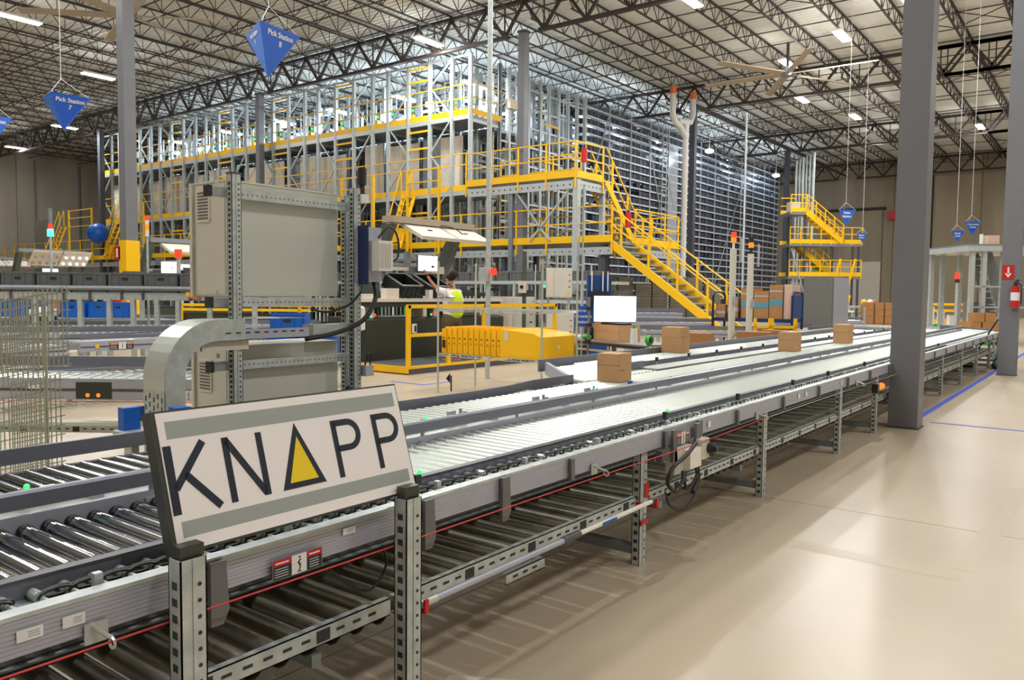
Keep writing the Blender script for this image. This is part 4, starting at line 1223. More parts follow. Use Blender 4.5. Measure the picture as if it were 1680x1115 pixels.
MB().box(-0.125,0.0,-0.118,-0.112,0.11,0.255).build('flap','card',parent=c1); MB().add([(0.0,-0.12,0.25),(0.012,-0.115,0.12),(0.02,-0.112,0.25)],[(0,1,2)]).build('flap_shadow','card2',parent=c1)
carton('carton', 'taller brown carton on the merging conveyor, right of the open carton', 10.0, 4.76, 0.767, 0.3, 0.28, 0.34, 0.05)
carton('carton', 'plain brown carton below the loaded cart, on the second conveyor', 11.4, 3.66, 0.767, 0.27, 0.24, 0.27, 0.0)
carton('carton', 'plain brown carton in front of the grey locker, on the second conveyor', 14.05, 3.62, 0.767, 0.33, 0.24, 0.31, 0.0)
# ------------------------------------------------------------------ generic pieces
def local(name, lab, cat, x, y, z, rot, group=None):
    t = thing(name, lab, cat, (0,0,0), group)
    t.location = (x, y, z); t.rotation_euler = (0, 0, rot)
    return t
ED = math.atan2(-0.797, 0.603)      # the direction square to the view
def conv(lab, x, y, rot, L, W, z, group=None, pitch=0.12, panel='alu', ph=0.13, legs=2.5, guard=0.07, rollm='zinc', name='roller_conveyor', nroll=300, far_guard=True):
    t = local(name, lab, 'conveyor', x, y, 0, rot, group)
    for yy, s_ in ((0, -1), (W, 1)):
        a = 0
        while a < L:
            b = min(a+2.4, L)
            MB().box(a, b-0.004, yy-0.02, yy+0.02, z-ph, z-0.01).build('side_panel', panel, parent=t)
            MB().box(a, b-0.004, yy-0.024 if s_ < 0 else yy+0.02, yy-0.02 if s_ < 0 else yy+0.024, z-ph*0.62, z-ph*0.5).build('panel_groove', 'guard_dark', parent=t)
            if guard and (s_ < 0 or far_guard): MB().box(a, b-0.004, yy-0.012, yy+0.012, z+0.02, z+0.02+guard).build('guard_rail', 'guard', parent=t)
            a = b
    me = MB().cyl((0,0.02,0),(0,W-0.02,0),0.025,8,caps=False).mesh('roller', rollm)
    n = min(int(L/pitch), nroll)
    for i in range(n): inst('roller', me, t, (0.06+i*pitch, 0, z-0.03))
    a = 0.3
    while a < L:
        for yy in (0.02, W-0.02): MB().box(a-0.035, a+0.035, yy-0.025, yy+0.025, 0, z-ph).build('leg', 'galv', parent=t)
        MB().box(a-0.02, a+0.02, 0.03, W-0.03, 0.25, 0.31).build('cross_bar', 'galv_dark', parent=t)
        a += legs
    return t
def tote_at(lab, x, y, z, rot, L=0.58, W=0.38, H=0.3, m='tote', group=None, cat='tote', lid=False, name='tote'):
    t = local(name, lab, cat, x, y, z, rot, group)
    b = MB(); th = 0.012
    b.box(-L/2,L/2,-W/2,-W/2+th,0,H); b.box(-L/2,L/2,W/2-th,W/2,0,H); b.box(-L/2,-L/2+th,-W/2,W/2,0,H); b.box(L/2-th,L/2,-W/2,W/2,0,H); b.box(-L/2,L/2,-W/2,W/2,0,th)
    b.build('shell', m, parent=t)
    MB().box(-L/2-0.012,L/2+0.012,-W/2-0.012,-W/2,H-0.035,H).build('rim', m, parent=t)
    MB().box(-L/2-0.012,-L/2,-W/2,W/2,H-0.035,H).build('rim', m, parent=t)
    for u in (-0.42,-0.2,0.2,0.42): MB().box(u*L-0.012,u*L+0.012,-W/2-0.01,-W/2,0.01,H-0.035).build('rib', m, parent=t)
    MB().box(-0.06,0.06,-W/2-0.006,-W/2-0.001,H*0.62,H*0.76).build('hand_hole','black_plastic',parent=t)
    return t

# ------------------------------------------------------------------ control cabinets behind conveyor B
def cabinet(lab, x0, x1, y0, y1, z0, z1, vz):
    t = thing('control_cabinet', lab, 'cabinet', ((x0+x1)/2, (y0+y1)/2, z0))
    MB().box(x0, x1, y0, y1, z0, z1).build('cabinet_body', 'cab_back', parent=t)
    MB().box(x0-0.004, x0, y0+0.02, y1-0.03, z0+0.01, z1-0.01).build('side_plate', 'cab', parent=t)
    MB().box(x0-0.02, x1+0.02, y1, y1+0.03, z0-0.01, z1+0.01).build('door', 'cab', parent=t)
    MB().box(x0-0.006, x1+0.006, y0-0.006, y1, z1, z1+0.012).build('top_cap', 'cab', parent=t)
    v = MB().box(x0-0.014, x0-0.004, y1-0.20, y1-0.05, vz, vz+0.22).build('vent_frame', 'cream', parent=t)
    for k in range(9):
        MB().box(x0-0.018, x0-0.014, y1-0.185, y1-0.065, vz+0.02+k*0.021, vz+0.029+k*0.021).build('louvre', 'tote', parent=v)
    return t
cab1 = cabinet('large upper grey control cabinet with a louvred side, mounted between slotted posts', 3.02, 3.94, 4.62, 5.0, 1.51, 2.255, 2.0)
cab2 = cabinet('lower grey control cabinet partly hidden behind the white sign', 3.02, 3.94, 4.62, 5.0, 0.35, 1.17, 0.86)
cf = thing('cabinet_frame', 'slotted galvanised posts and cross rails carrying the two control cabinets', 'frame', (3.4, 4.5, 0))
perf_post(cf, 2.975, 4.47, 0, 2.28, w=0.07, d=0.05, name='post', pitch=0.033)
perf_post(cf, 3.98, 4.47, 0, 2.30, w=0.07, d=0.05, name='post', pitch=0.033)
perf_post(cf, 4.02, 4.62, 0, 2.26, w=0.05, d=0.05, name='post', pitch=0.033)
MB().box(2.935,3.015,4.44,4.50,2.28,2.29).build('post_cap','guard_dark',parent=cf)
for z0, z1, dz in ((2.14,2.20,0),(1.44,1.50,0),(1.03,1.09,0)):
    b = MB().box(2.86, 3.99, 4.54, 4.58, z0, z1)
    g = b.build('cross_rail', 'galv', parent=cf)
    h = MB()
    for k in range(26): h.cyl((3.05+k*0.036,4.539,(z0+z1)/2),(3.05+k*0.036,4.54,(z0+z1)/2),0.005,6)
    h.build('holes','hole',parent=g,kind='stuff')
    MB().box(2.835,2.86,4.53,4.59,z0-0.005,z1+0.005).build('end_cap','black_plastic',parent=cf)
    MB().cyl((2.93,4.60,z1+0.02),(2.93,4.60,z1+0.05),0.012,8).build('bolt','zinc',parent=cf)
MB().box(3.62,3.98,4.50,4.62,1.22,1.31).build('shelf_bracket','galv',parent=cf)
# blue drive box, white box, antenna, cables on the right post
db = thing('drive_box', 'pale blue and white drive boxes mounted on the right cabinet post', 'control box', (4.1, 4.42, 1.6))
MB().box(3.99,4.14,4.36,4.50,1.62,2.02).build('blue_box','alu',parent=db)
MB().box(3.985,3.995,4.34,4.50,1.60,2.03).build('blue_edge','navy',parent=db)
MB().box(4.02,4.16,4.26,4.36,1.70,1.92).build('white_box','white',parent=db)
for k in range(7): MB().box(4.025+k*0.018,4.032+k*0.018,4.255,4.26,1.72,1.90).build('fin','cream',parent=db)
MB().cyl((4.03,4.45,2.33),(4.03,4.45,2.45),0.035,10).cyl((4.03,4.45,2.25),(4.03,4.45,2.34),0.02,8).build('plug','black_plastic',parent=db)
MB().box(4.0,4.07,4.42,4.48,2.20,2.26).build('plug_plate','white',parent=db)
cable(db, [(4.08,4.33,1.94),(4.14,4.3,2.02),(4.22,4.3,2.0),(4.26,4.3,1.9),(4.24,4.3,1.8),(4.16,4.3,1.77)], 0.008)
cable(db, [(4.10,4.4,1.62),(4.08,4.36,1.5),(3.95,4.35,1.34),(3.75,4.42,1.25),(3.52,4.46,1.215)], 0.018, 'thick_cable')
cable(db, [(3.98,4.4,1.55),(3.9,4.45,1.45),(3.75,4.5,1.40),(3.6,4.5,1.42)], 0.009)
MB().box(4.02,4.1,4.40,4.48,0.92,1.0).build('lower_socket','alu',parent=db)
cable(db, [(4.03,4.42,1.0),(4.04,4.4,1.08),(4.07,4.4,1.08),(4.08,4.42,0.98)], 0.006)
# curved cable duct
dt = thing('cable_duct', 'curved galvanised cable duct rising from the floor and bending right under the upper cabinet', 'duct', (2.5, 4.6, 0))
arc = []
cx_, cz_, ro = 2.80, 1.02, 0.345
prof_o = [(cx_-ro*math.cos(t), cz_+ro*math.sin(t)) for t in [math.pi/2*k/10 for k in range(11)]]
prof_i = [(cx_-(ro-0.13)*math.cos(t), cz_+(ro-0.13)*math.sin(t)) for t in [math.pi/2*k/10 for k in range(11)]]
ring = [(p[0], p[1]) for p in prof_o]+[(p[0], p[1]) for p in prof_i[::-1]]
for yy, nm in ((4.40, 'side_web'), (4.64, 'side_web')):
    MB().prism([(2.455,0.0),(2.455,1.02)]+ring[1:10]+[(2.8,1.365),(3.0,1.365),(3.0,1.235)]+ring[11:21][0:10]+[(2.585,1.02),(2.585,0.0)], 'y', yy, yy+0.003).build(nm, 'galv', parent=dt)
b = MB()
pp = [(2.455,0.95)]+prof_o+[(3.5,1.365)]
for p, q in zip(pp[:-1], pp[1:]):
    b.add([(p[0],4.40,p[1]),(p[0],4.64,p[1]),(q[0],4.64,q[1]),(q[0],4.40,q[1])],[(0,1,2,3)])
b.build('outer_cover','zinc',parent=dt,smooth=True)
MB().box(2.455,2.458,4.40,4.64,0,0.95).build('perforated_face','galv',parent=dt)
h = MB()
for k in range(16):
    for j in range(5): h.box(2.452,2.4545,4.43+j*0.045,4.436+j*0.045,0.1+k*0.052+(j%2)*0.02,0.13+k*0.052+(j%2)*0.02)
for k in range(5): h.box(2.50,2.515,4.398,4.3995,0.3+k*0.13,0.34+k*0.13)
h.build('slots','hole',parent=dt,kind='stuff')
MB().box(2.50,2.54,4.397,4.399,0.62,0.69).build('knockout','black_plastic',parent=dt)
MB().box(2.44,2.45,4.50,4.53,0.66,0.74).build('green_tag','green',parent=dt)
g = MB().box(3.0,3.5,4.40,4.403,1.235,1.30).build('tray_side','alu',parent=dt); MB().box(3.0,3.5,4.40,4.64,1.235,1.238).build('tray_floor','galv',parent=dt)
h = MB()
for k in range(9): h.box(2.86+k*0.07,2.895+k*0.07,4.398,4.4,1.275,1.284)
h.build('slots','hole',parent=g,kind='stuff')
MB().box(3.12,3.3,4.45,4.6,1.365,1.372).build('paper_strip','paper',parent=dt)
MB().box(2.72,3.05,4.44,4.46,1.17,1.23).build('support_bracket','cream',parent=dt)
MB().box(2.46,2.62,4.36,4.395,0.0,0.80).build('foot_plate','galv',parent=dt)
# small blue boxes on the far edge of conveyor B
b = thing('sensor_box', 'small bright blue box on the far edge of the second conveyor, left of the sign', 'control box', (2.13,4.2,0.78))
MB().box(2.08,2.17,4.14,4.20,0.80,0.92).build('box','blue_tote',parent=b); MB().box(2.172,2.2,4.15,4.2,0.84,0.92).build('plug','blue_frame',parent=b); MB().box(2.05,2.22,4.0,4.2,0.775,0.80).build('bracket','galv',parent=b)
MB().box(2.1,2.14,4.1,4.18,0,0.775).build('stand','galv',parent=b)
b = thing('sensor_box', 'small blue box at the foot of the cable duct, behind the sign corner', 'control box', (2.38,4.1,0.78))
MB().box(2.33,2.42,4.06,4.14,0.83,0.9).build('box','blue_tote',parent=b); MB().box(2.36,2.40,4.06,4.12,0,0.83).build('stand','galv',parent=b)
b = MB().box(1.98,2.08,3.95,4.0,0.79,0.81).build('cable_end','green'); tag(b,'green cable end lying on the rear guard of the second conveyor','cable')

# wire mesh guard at the left edge
mg = local('mesh_guard', 'pale wire mesh guard standing at the left edge behind the second conveyor', 'mesh guard', 1.62, 6.15, 0, ED)
def meshpanel(L, z0, z1, yoff, sl, px_=0.032, pz=0.06, nm='wire', x0=0.0):
    n = int(L/px_)
    for i in range(n+1):
        x = x0+i*px_
        MB().bar((x, yoff, z0+sl*x), (x, yoff, z1+sl*x), 0.006, 0.006).build('upright_wire', 'mesh', parent=mg)
    k = 0; z = z0
    while z <= z1+0.001:
        MB().bar((x0, yoff-0.004, z+sl*x0), (x0+L, yoff-0.004, z+sl*(x0+L)), 0.007 if k % 4 else 0.011, 0.007).build('level_wire', 'mesh', parent=mg)
        z += pz; k += 1
meshpanel(0.98, 0.78, 1.32, 0.0, 0.2)
meshpanel(0.5, 0.9, 1.42, 0.25, 0.15, x0=0.5)
meshpanel(1.0, 0.02, 0.72, -0.05, 0.2)
meshpanel(0.35, 0.1, 0.8, 0.15, 0.2, x0=0.66)
for x in (0.0, 0.98): MB().bar((x, 0, 0.0), (x, 0, 1.3+0.2*x), 0.012, 0.012).build('corner_wire', 'mesh', parent=mg)
for x in (0.0, 0.95): MB().box(x-0.02,x+0.02,-0.06,0.27,0,0.02).build('foot','galv',parent=mg)

# ------------------------------------------------------------------ conveyors of the left area
c = conv('roller conveyor with a plain grey side panel and red line, beyond the mesh guard', 2.3, 8.05, ED, 2.45, 0.55, 0.80, ph=0.19, pitch=0.1, guard=0, legs=2.3)
MB().box(0,2.45,0.56,0.6,0.84,0.93).build('rear_guard','guard',parent=c)
slotted(c, 0, 2.45, -0.02, 0.33, 0.39); MB().box(0,2.45,-0.1,0.0,0.40,0.43).build('lower_strip','zinc',parent=c)
MB().bar((0,-0.05,0.60),(2.45,-0.05,0.60),0.006,0.006).build('red_line','red_cord',parent=c)
MB().box(1.35,1.65,-0.026,-0.021,0.62,0.76).build('dark_cover','dark_green',parent=c)
for u in (0.28,0.95): MB().box(u,u+0.09,-0.027,-0.021,0.70,0.74).build('paper_label','paper',parent=c)
w_ = sub('warning_plate', c); warn(w_, 2.2, -0.03, 0.62, 0.2, 0.08, 'orange')
for u in (1.45,1.54): MB().cyl((u,-0.03,0.65),(u,-0.02,0.65),0.018,8).build('orange_button','led_orange',parent=c)
c = conv('grey roller conveyor with orange warning labels, left of the gap in the second row', 1.6, 12.45, 0.05, 3.9, 0.6, 0.70, ph=0.17, pitch=0.12, guard=0, legs=3.4)
warn(sub('warning_plate', c), 2.2, -0.03, 0.56, 0.4, 0.11, 'orange'); 
for u in (1.8, 3.5): MB().cyl((u,-0.03,0.62),(u,-0.02,0.62),0.035,8).build('yellow_disc','yellow',parent=c)
c = conv('grey roller conveyor with orange warning labels, right of the gap in the second row', 5.75, 12.75, 0.05, 5.5, 0.6, 0.73, ph=0.17, pitch=0.12, guard=0.06, legs=4.8)
warn(sub('warning_plate', c), 0.45, -0.03, 0.58, 0.4, 0.11, 'orange'); warn(sub('warning_plate', c), 3.3, -0.03, 0.58, 0.4, 0.11, 'orange')
MB().cyl((0.25,-0.03,0.64),(0.25,-0.02,0.64),0.035,8).build('yellow_disc','yellow',parent=c)
c = conv('low dark conveyor with glossy cover plates under the labelled conveyors', 2.6, 11.2, -0.15, 6.0, 0.5, 0.42, ph=0.26, pitch=0.14, panel='guard_dark', guard=0.05, legs=2.0)
for k in range(5): MB().box(0.4+k*1.0,0.8+k*1.0,-0.03,-0.02,0.2,0.38).build('cover_plate','galv',parent=c)
for i, (x, y, L_, lab) in enumerate(((3.4,15.4,5.6,'grey roller conveyor running across behind the labelled ones'),(5.0,17.9,7.6,'roller conveyor carrying no totes in the third row of the left area'))):
    conv(lab, x, y, ED*0.55, L_, 0.6, 0.8, ph=0.16, pitch=0.13, guard=0.06, legs=2.6)
b4 = conv('long conveyor carrying the blue totes at the far left', 7.0, 24.7, ED, 6.5, 0.7, 0.78, ph=0.16, pitch=0.16, legs=2.4)
e = Vector((0.603,-0.797,0)); fwd = Vector((0.797,0.603,0))
o0 = Vector((8.55,22.7,0.8))
BT = [(0.0,0,'leftmost of the blue totes behind the mesh guard'),(0.62,0,'second blue tote from the left edge'),(1.75,-0.15,'bright blue tote just left of the first thin post'),(2.35,0,'dark blue tote between the thin posts'),(2.8,0.1,'dark blue tote just left of the red tank')]
for u, f_, lab in BT:
    p = o0+e*u+fwd*f_
    tote_at(lab, p.x, p.y, 0.8, ED, L=0.58, W=0.4, H=0.40, m='blue_tote')
b = o0+e*1.3
t = local('waste_bag', 'pale bag slumped over a black bin between the blue totes', 'bag', b.x-0.4, b.y+0.1, 0, ED)
MB().cyl((0,0,0),(0,0,0.85),0.25,12,r2=0.3).build('bin','black',parent=t); MB().sph((0,0,0.92),0.36,12,6,0.45).build('bag','paper',parent=t,smooth=True)
t = local('brown_box', 'brown box with an orange top behind the blue totes', 'box', 9.6, 23.2, 0.0, ED)
MB().box(-0.3,0.3,-0.2,0.2,0,1.3).build('body','card2',parent=t); MB().sph((0,0,1.38),0.24,10,5,0.6).build('orange_cover','orange',parent=t)
t = thing('fire_extinguisher', 'red fire extinguisher leaning by the yellow column guard', 'fire extinguisher', (10.8,21.6,0))
MB().cyl((10.75,21.7,0.5),(10.75,21.7,1.35),0.14,10).build('tank','red',parent=t); MB().cyl((10.75,21.7,1.35),(10.75,21.7,1.45),0.05,6).build('valve','black_plastic',parent=t); MB().box(10.65,10.9,21.6,21.8,0,0.5).build('stand','red',parent=t)
# raised tote conveyor on slim posts
T1 = local('raised_conveyor', 'raised grey conveyor on slim posts carrying a row of dark totes across the left area', 'conveyor', 5.3, 17.9, 0, ED)
LT1 = 6.3
MB().cyl((0,-0.05,1.56),(LT1,-0.05,1.56),0.045,8).build('tube_rail','galv_dark',parent=T1)
MB().box(0,LT1,-0.02,0.02,1.34,1.48).build('side_rail','galv',parent=T1)
MB().box(0,LT1,0.55,0.59,1.34,1.48).build('side_rail','galv',parent=T1)
MB().box(0,LT1,0.02,0.55,1.44,1.47).build('bed_plate','galv_dark',parent=T1)
for u in (0.3,1.1,2.05,2.9,3.45,3.9,4.35,4.75,5.35,5.75,6.2):
    MB().box(u-0.04,u+0.04,-0.04,0.04,0,1.36).build('post','galv',parent=T1)
for u in (1.6,2.6,3.1,3.7,4.1,5.0): MB().box(u-0.02,u+0.02,-0.05,0.0,1.34,1.62).build('clamp','guard_dark',parent=T1)
MB().cyl((5.1,-0.08,1.38),(5.1,-0.08,1.5),0.1,8).build('orange_motor','orange',parent=T1); MB().box(4.95,5.1,-0.12,0,1.42,1.5).build('yellow_motor','yellow',parent=T1)
base = Vector((5.3,17.9,0))
for k in range(9):
    u = 0.32+k*0.68
    p = base+e*u+fwd*0.28
    tote_at('%s dark grey tote from the left on the raised conveyor of the left area' % ordw(k+1), p.x, p.y, 1.475, ED, L=0.64, W=0.42, H=0.38, group='totes on the raised conveyor')
for k in range(7):
    p = Vector((6.2,17.9,0))+e*(0.3+k*0.66)+fwd*1.9
    tote_at('%s dark tote from the left on the sloping line behind the raised conveyor' % ordw(k+1), p.x, p.y, 1.5+0.045*k, ED+0.25, L=0.62, W=0.42, H=0.30, group='totes on the sloping line')
sl = local('sloping_conveyor', 'sloping conveyor line behind the raised one', 'conveyor', 6.2+fwd.x*1.7, 17.9+fwd.y*1.7, 0, ED)
MB().bar((0,0,1.44),(4.8,0,1.76),0.5,0.06).build('bed','galv_dark',parent=sl)
for u in (0.4,2.4,4.4): MB().box(u-0.04,u+0.04,-0.04,0.04,0,1.4+0.066*u).build('post','galv',parent=sl)
# signal mast with green lamp and small white box
def mast(lab, x, y, z0, z1, lamps, r=0.03, box=None):
    t = thing('signal_mast', lab, 'signal light', (x, y, 0))
    MB().cyl((x,y,0),(x,y,z1),r,8).build('pole','galv',parent=t)
    z = z1
    for m_, h_ in lamps:
        MB().cyl((x,y,z),(x,y,z+h_),r*1.7 if m_ != 'led_teal' else r*2.6,10).build('lamp_segment',m_,parent=t); z += h_
    if box: MB().cb(x-0.03,y-0.06,box,0.16,0.1,0.24).build('white_box','paper',parent=t)
    return t
p = Vector((0,0,0))+Vector((6.42,16.15,0))
mast('thin mast with a glowing green lamp, rising left of the left column', 6.93, 16.5, 0, 2.55, (('led_teal',0.14),('led_red',0.1),('galv_dark',0.3)), 0.022, 1.62)
mast('thin mast with stacked red and white lamps just right of the left column', 8.33, 15.5, 0, 2.6, (('white',0.12),('led_orange',0.12),('white',0.08),('led_red',0.1)), 0.022)
mast('slim post with a red lamp beside the small white screen', 9.25, 15.95, 0, 2.22, (('led_red',0.18),), 0.045)
t = local('screen', 'small lit white screen on the slim post left of the big cabinet', 'screen', 9.02, 16.23, 0, ED)
MB().box(0,0.33,0,0.03,1.90,2.13).build('screen_face','screen',parent=t); MB().box(-0.01,0.34,0.03,0.06,1.89,2.14).build('screen_back','white',parent=t); MB().box(0.3,0.36,0.04,0.08,1.98,2.03).build('arm','galv',parent=t); MB().box(0.21,0.26,-0.004,0,2.0,2.02).build('screen_icon','blue_tote',parent=t)

# ------------------------------------------------------------------ pick stations
def station(x0, y0, lab, full=True, lit=False, W=4.6, spots=False):
    t = thing('pick_station', lab, 'workstation', (x0, y0, 0))
    z = 0
    MB().prism([(y0-0.3,0.1),(y0-0.3,0.95),(y0-0.18,1.0),(y0+0.9,1.0),(y0+0.9,0.0),(y0-0.2,0.0)], 'x', x0-0.95, x0+W-0.95).build('base_panel','dark_green',parent=t)
    MB().box(x0-1.2, x0+W-0.9, y0-0.25, y0+0.35, 1.33, 1.40).build('worktop','cream',parent=t)
    MB().box(x0-1.15, x0+W-0.95, y0-0.2, y0+0.3, 1.22, 1.33).build('worktop_beam','dark_green',parent=t)
    for u in (-0.7, 0.9, 1.25, 2.9, 3.3):
        MB().box(x0+u, x0+u+0.12, y0-0.15, y0+0.4, 1.0, 1.22).build('support','cream' if u in (0.9,2.9) else 'galv',parent=t)
        MB().box(x0+u+0.12, x0+u+0.5, y0+0.25, y0+0.5, 1.0, 1.22).build('dark_door','dark_green',parent=t)
    for dx in (0.0, 2.05):
        # slanting arm with a kink
        pts = [(y0+0.75,0.9),(y0+0.75,1.95),(y0+0.15,3.0),(y0-0.15,3.0),(y0+0.4,1.9),(y0+0.45,0.9)]
        xx = x0+dx*1.08
        b = MB(); q = [(xx, y, z_) for y, z_ in pts]
        b.prism([(y, z_) for y, z_ in pts], 'x', xx-0.09, xx+0.09).build('arm','arm_green',parent=t)
    MB().bar((x0-0.1,y0-0.05,3.1),(x0+2.6,y0-0.05,3.1),0.34,0.14).build('hood_beam','galv_dark' if not full else 'tan',parent=t)
    for k in range(2):
        a0 = x0+0.25+k*1.2; a1 = a0+1.14
        b = MB(); zf, zb2 = (2.74, 3.05) if not spots else (3.1, 2.55); P4 = [(a0,y0-0.10,zb2),(a1,y0-0.10,zb2),(a1,y0-0.75,zf),(a0,y0-0.75,zf)]
        b.add([Vector(p) for p in P4]+[Vector(p)+Vector((0,0.03,-0.07)) for p in P4],[(0,3,2,1),(4,5,6,7),(0,1,5,4),(1,2,6,5),(2,3,7,6),(3,0,4,7)])
        g = b.build('lamp_panel','cream',parent=t)
        if full:
            MB().cb((a0+a1)/2,y0-0.42,2.905,0.12,0.05,0.02).build('panel_grip','guard_dark',parent=g)
        if spots:
            for u in range(4):
                for v in range(2):
                    MB().sph((a0+0.15+u*0.28,y0-0.25-v*0.3,2.58+v*0.25),0.06,8,4).build('spot','screen' if k else 'tote_light',parent=g)
    cable(t, [(x0+1.4,y0-0.2,3.06),(x0+1.5,y0-0.5,3.0),(x0+1.55,y0-0.75,2.85)], 0.012)
    # monitor
    m_ = sub('monitor', t)
    mx = x0+0.85
    MB().box(mx, mx+0.62, y0-0.06, y0-0.04, 2.02, 2.37).build('screen_face','screen_blue',parent=m_); MB().box(mx-0.01,mx+0.63,y0-0.04,y0,2.01,2.38).build('screen_back','guard_dark',parent=m_)
    if full: MB().box(mx+0.42,mx+0.50,y0-0.065,y0-0.06,2.10,2.15).build('screen_button','red',parent=m_)
    MB().box(mx+0.3,mx+0.36,y0,y0+0.5,2.15,2.21).build('monitor_arm','galv',parent=t)
    MB().box(x0-0.1,x0+2.3,y0+0.5,y0+0.58,2.13,2.21).build('cross_tube','galv',parent=t)
    MB().box(x0+0.1,x0+0.8,y0+0.2,y0+0.35,2.02,2.10).build('white_strip','white',parent=t); MB().box(x0+1.6,x0+2.1,y0+0.3,y0+0.45,1.98,2.15).build('white_strip','cream',parent=t)
    return t
SX_, SY_ = 12.1, 12.5
station(SX_, SY_, 'manned pick station with dark base, white worktop and slanted arms holding pale lamp panels')
station(13.15, 24.3, 'empty pick station with a pale lamp hood beside the left column', full=False)
station(13.9, 36.0, 'far pick station whose hood shows rows of small lit spots', full=False, spots=True)
station(16.0, 47.5, 'farthest pick station, cut by the left edge of the view', full=False)
# its platform with rails
pf = thing('station_platform', 'low grating platform with yellow edges and guard rails at the manned station', 'platform', (13.2,11.2,0))
MB().box(10.62,16.3,10.5,12.2,0.05,0.10).build('grating','brown',parent=pf)
h = MB()
for k in range(70): h.box(10.7+k*0.08,10.72+k*0.08,10.52,12.15,0.10,0.108)
h.build('grating_bars','galv_dark',parent=pf,kind='stuff')
MB().box(10.58,10.62,10.45,12.25,0.02,0.15).build('yellow_edge','yellow',parent=pf)
MB().box(10.62,16.3,10.45,10.5,0.10,0.15).build('yellow_edge','yellow',parent=pf); MB().box(10.62,16.3,10.46,10.5,0.0,0.10).build('dark_edge','guard_dark',parent=pf)
for x in (10.66, 12.9, 15.55): MB().box(x-0.035,x+0.035,10.47,10.54,0.1,1.30).build('rail_post','yellow',parent=pf)
MB().box(11.75,11.82,10.47,10.54,0.1,0.74).build('rail_post','yellow',parent=pf)
MB().box(10.63,15.59,10.47,10.54,1.24,1.31).build('top_rail','yellow',parent=pf)
MB().box(10.7,15.5,10.47,10.54,0.70,0.76).build('mid_rail','yellow',parent=pf)
MB().box(10.72,10.80,10.42,10.47,0.78,0.95).build('white_holder','white',parent=pf); MB().box(10.735,10.785,10.415,10.42,0.80,0.92).build('holder_window','black_plastic',parent=pf)
for x in (11.2, 13.4, 15.8): MB().cyl((x,10.6,0),(x,10.6,0.06),0.04,6).build('foot','black',parent=pf)
# things on the station
def slant_tote(lab, x, y, z, rx=0.45):
    t = thing('black_tote', lab, 'tote', (0,0,0))
    L_, W_2, H2 = 0.62, 0.6, 0.3
    th = 0.02
    b = MB()
    b.box(0,L_,0,th,0,H2).box(0,L_,W_2-th,W_2,0,H2).box(0,th,0,W_2,0,H2).box(L_-th,L_,0,W_2,0,H2).box(0,L_,0,W_2,0,th)
    b.build('shell','black_plastic',parent=t)
    r = MB().box(-0.015,L_+0.015,-0.015,0.01,H2-0.02,H2+0.01); r.box(-0.015,L_+0.015,W_2-0.01,W_2+0.015,H2-0.02,H2+0.01); r.box(-0.015,0.01,0,W_2,H2-0.02,H2+0.01); r.box(L_-0.01,L_+0.015,0,W_2,H2-0.02,H2+0.01)
    r.build('rim','tote_light',parent=t)
    for k in range(4): MB().box(0.06+k*0.14,0.16+k*0.14,-0.012,0,0.03,H2-0.06).build('rib','black',parent=t)
    t.location = (x,y,z); t.rotation_euler = (rx,0,0.0)
    return t
t1 = slant_tote('black tote tilted towards the picker with pink goods inside, on the worktop', 12.33, 12.45, 1.42)
for k in range(6):
    MB().sph((0.2+0.05*k,0.12+0.03*(k%3),0.1+0.02*(k%2)),0.06,7,4).build('goods','pink',parent=t1)
slant_tote('second black tote tilted on the worktop, behind the raised arm', 13.28, 12.5, 1.42)
t = MB().box(11.85,12.2,12.3,12.5,1.40,1.62).build('paper_stack','cream'); tag(t,'pale box standing on the worktop left of the black totes','box')
t = MB().box(11.2,11.45,12.3,12.5,1.40,1.50).build('label_printer','cream'); tag(t,'small pale printer at the left end of the worktop','printer')
t = MB().box(13.1,13.22,12.26,12.38,1.40,1.60).build('spray_bottle','white'); tag(t,'white bottle between the two black totes','bottle')
t = MB().sph((11.0,12.35,1.47),0.07,8,5).build('tape_roll','orange'); tag(t,'small orange roll at the far left of the worktop','tape')
t = MB().sph((11.12,12.5,1.62),0.07,8,5).cyl((11.12,12.5,1.4),(11.12,12.5,1.6),0.04,8).build('blue_bottle','blue_tote'); tag(t,'blue topped bottle at the left end of the worktop','bottle')
# white curved cover at the left foot of the station
t = thing('white_cover', 'white curved cover hanging at the left end of the manned station', 'cover', (10.9,12.1,1.0))
MB().prism([(12.0,0.78),(12.0,1.22),(12.35,1.35),(12.45,1.2),(12.3,0.9),(12.15,0.72)],'x',10.75,10.95).build('shell','white',parent=t); MB().box(10.745,10.75,12.08,12.22,0.96,1.1).build('window','galv_dark',parent=t)
for x, y, z in ((11.35,12.15,1.06),(13.15,12.15,1.08)):
    t = tag(MB().sph((x,y,z),0.035,8,5).build('status_lamp','led_red'),'tiny red status lamp under the worktop, %s' % ('at its left end' if x < 12 else 'near the picker'),'lamp','status lamps under the worktop')
    t = tag(MB().sph((x-0.1,y,z-0.03),0.025,8,5).build('status_lamp','led_green'),'tiny green status lamp under the worktop, %s' % ('at its left end' if x < 12 else 'near the picker'),'lamp','green status lamps under the worktop')

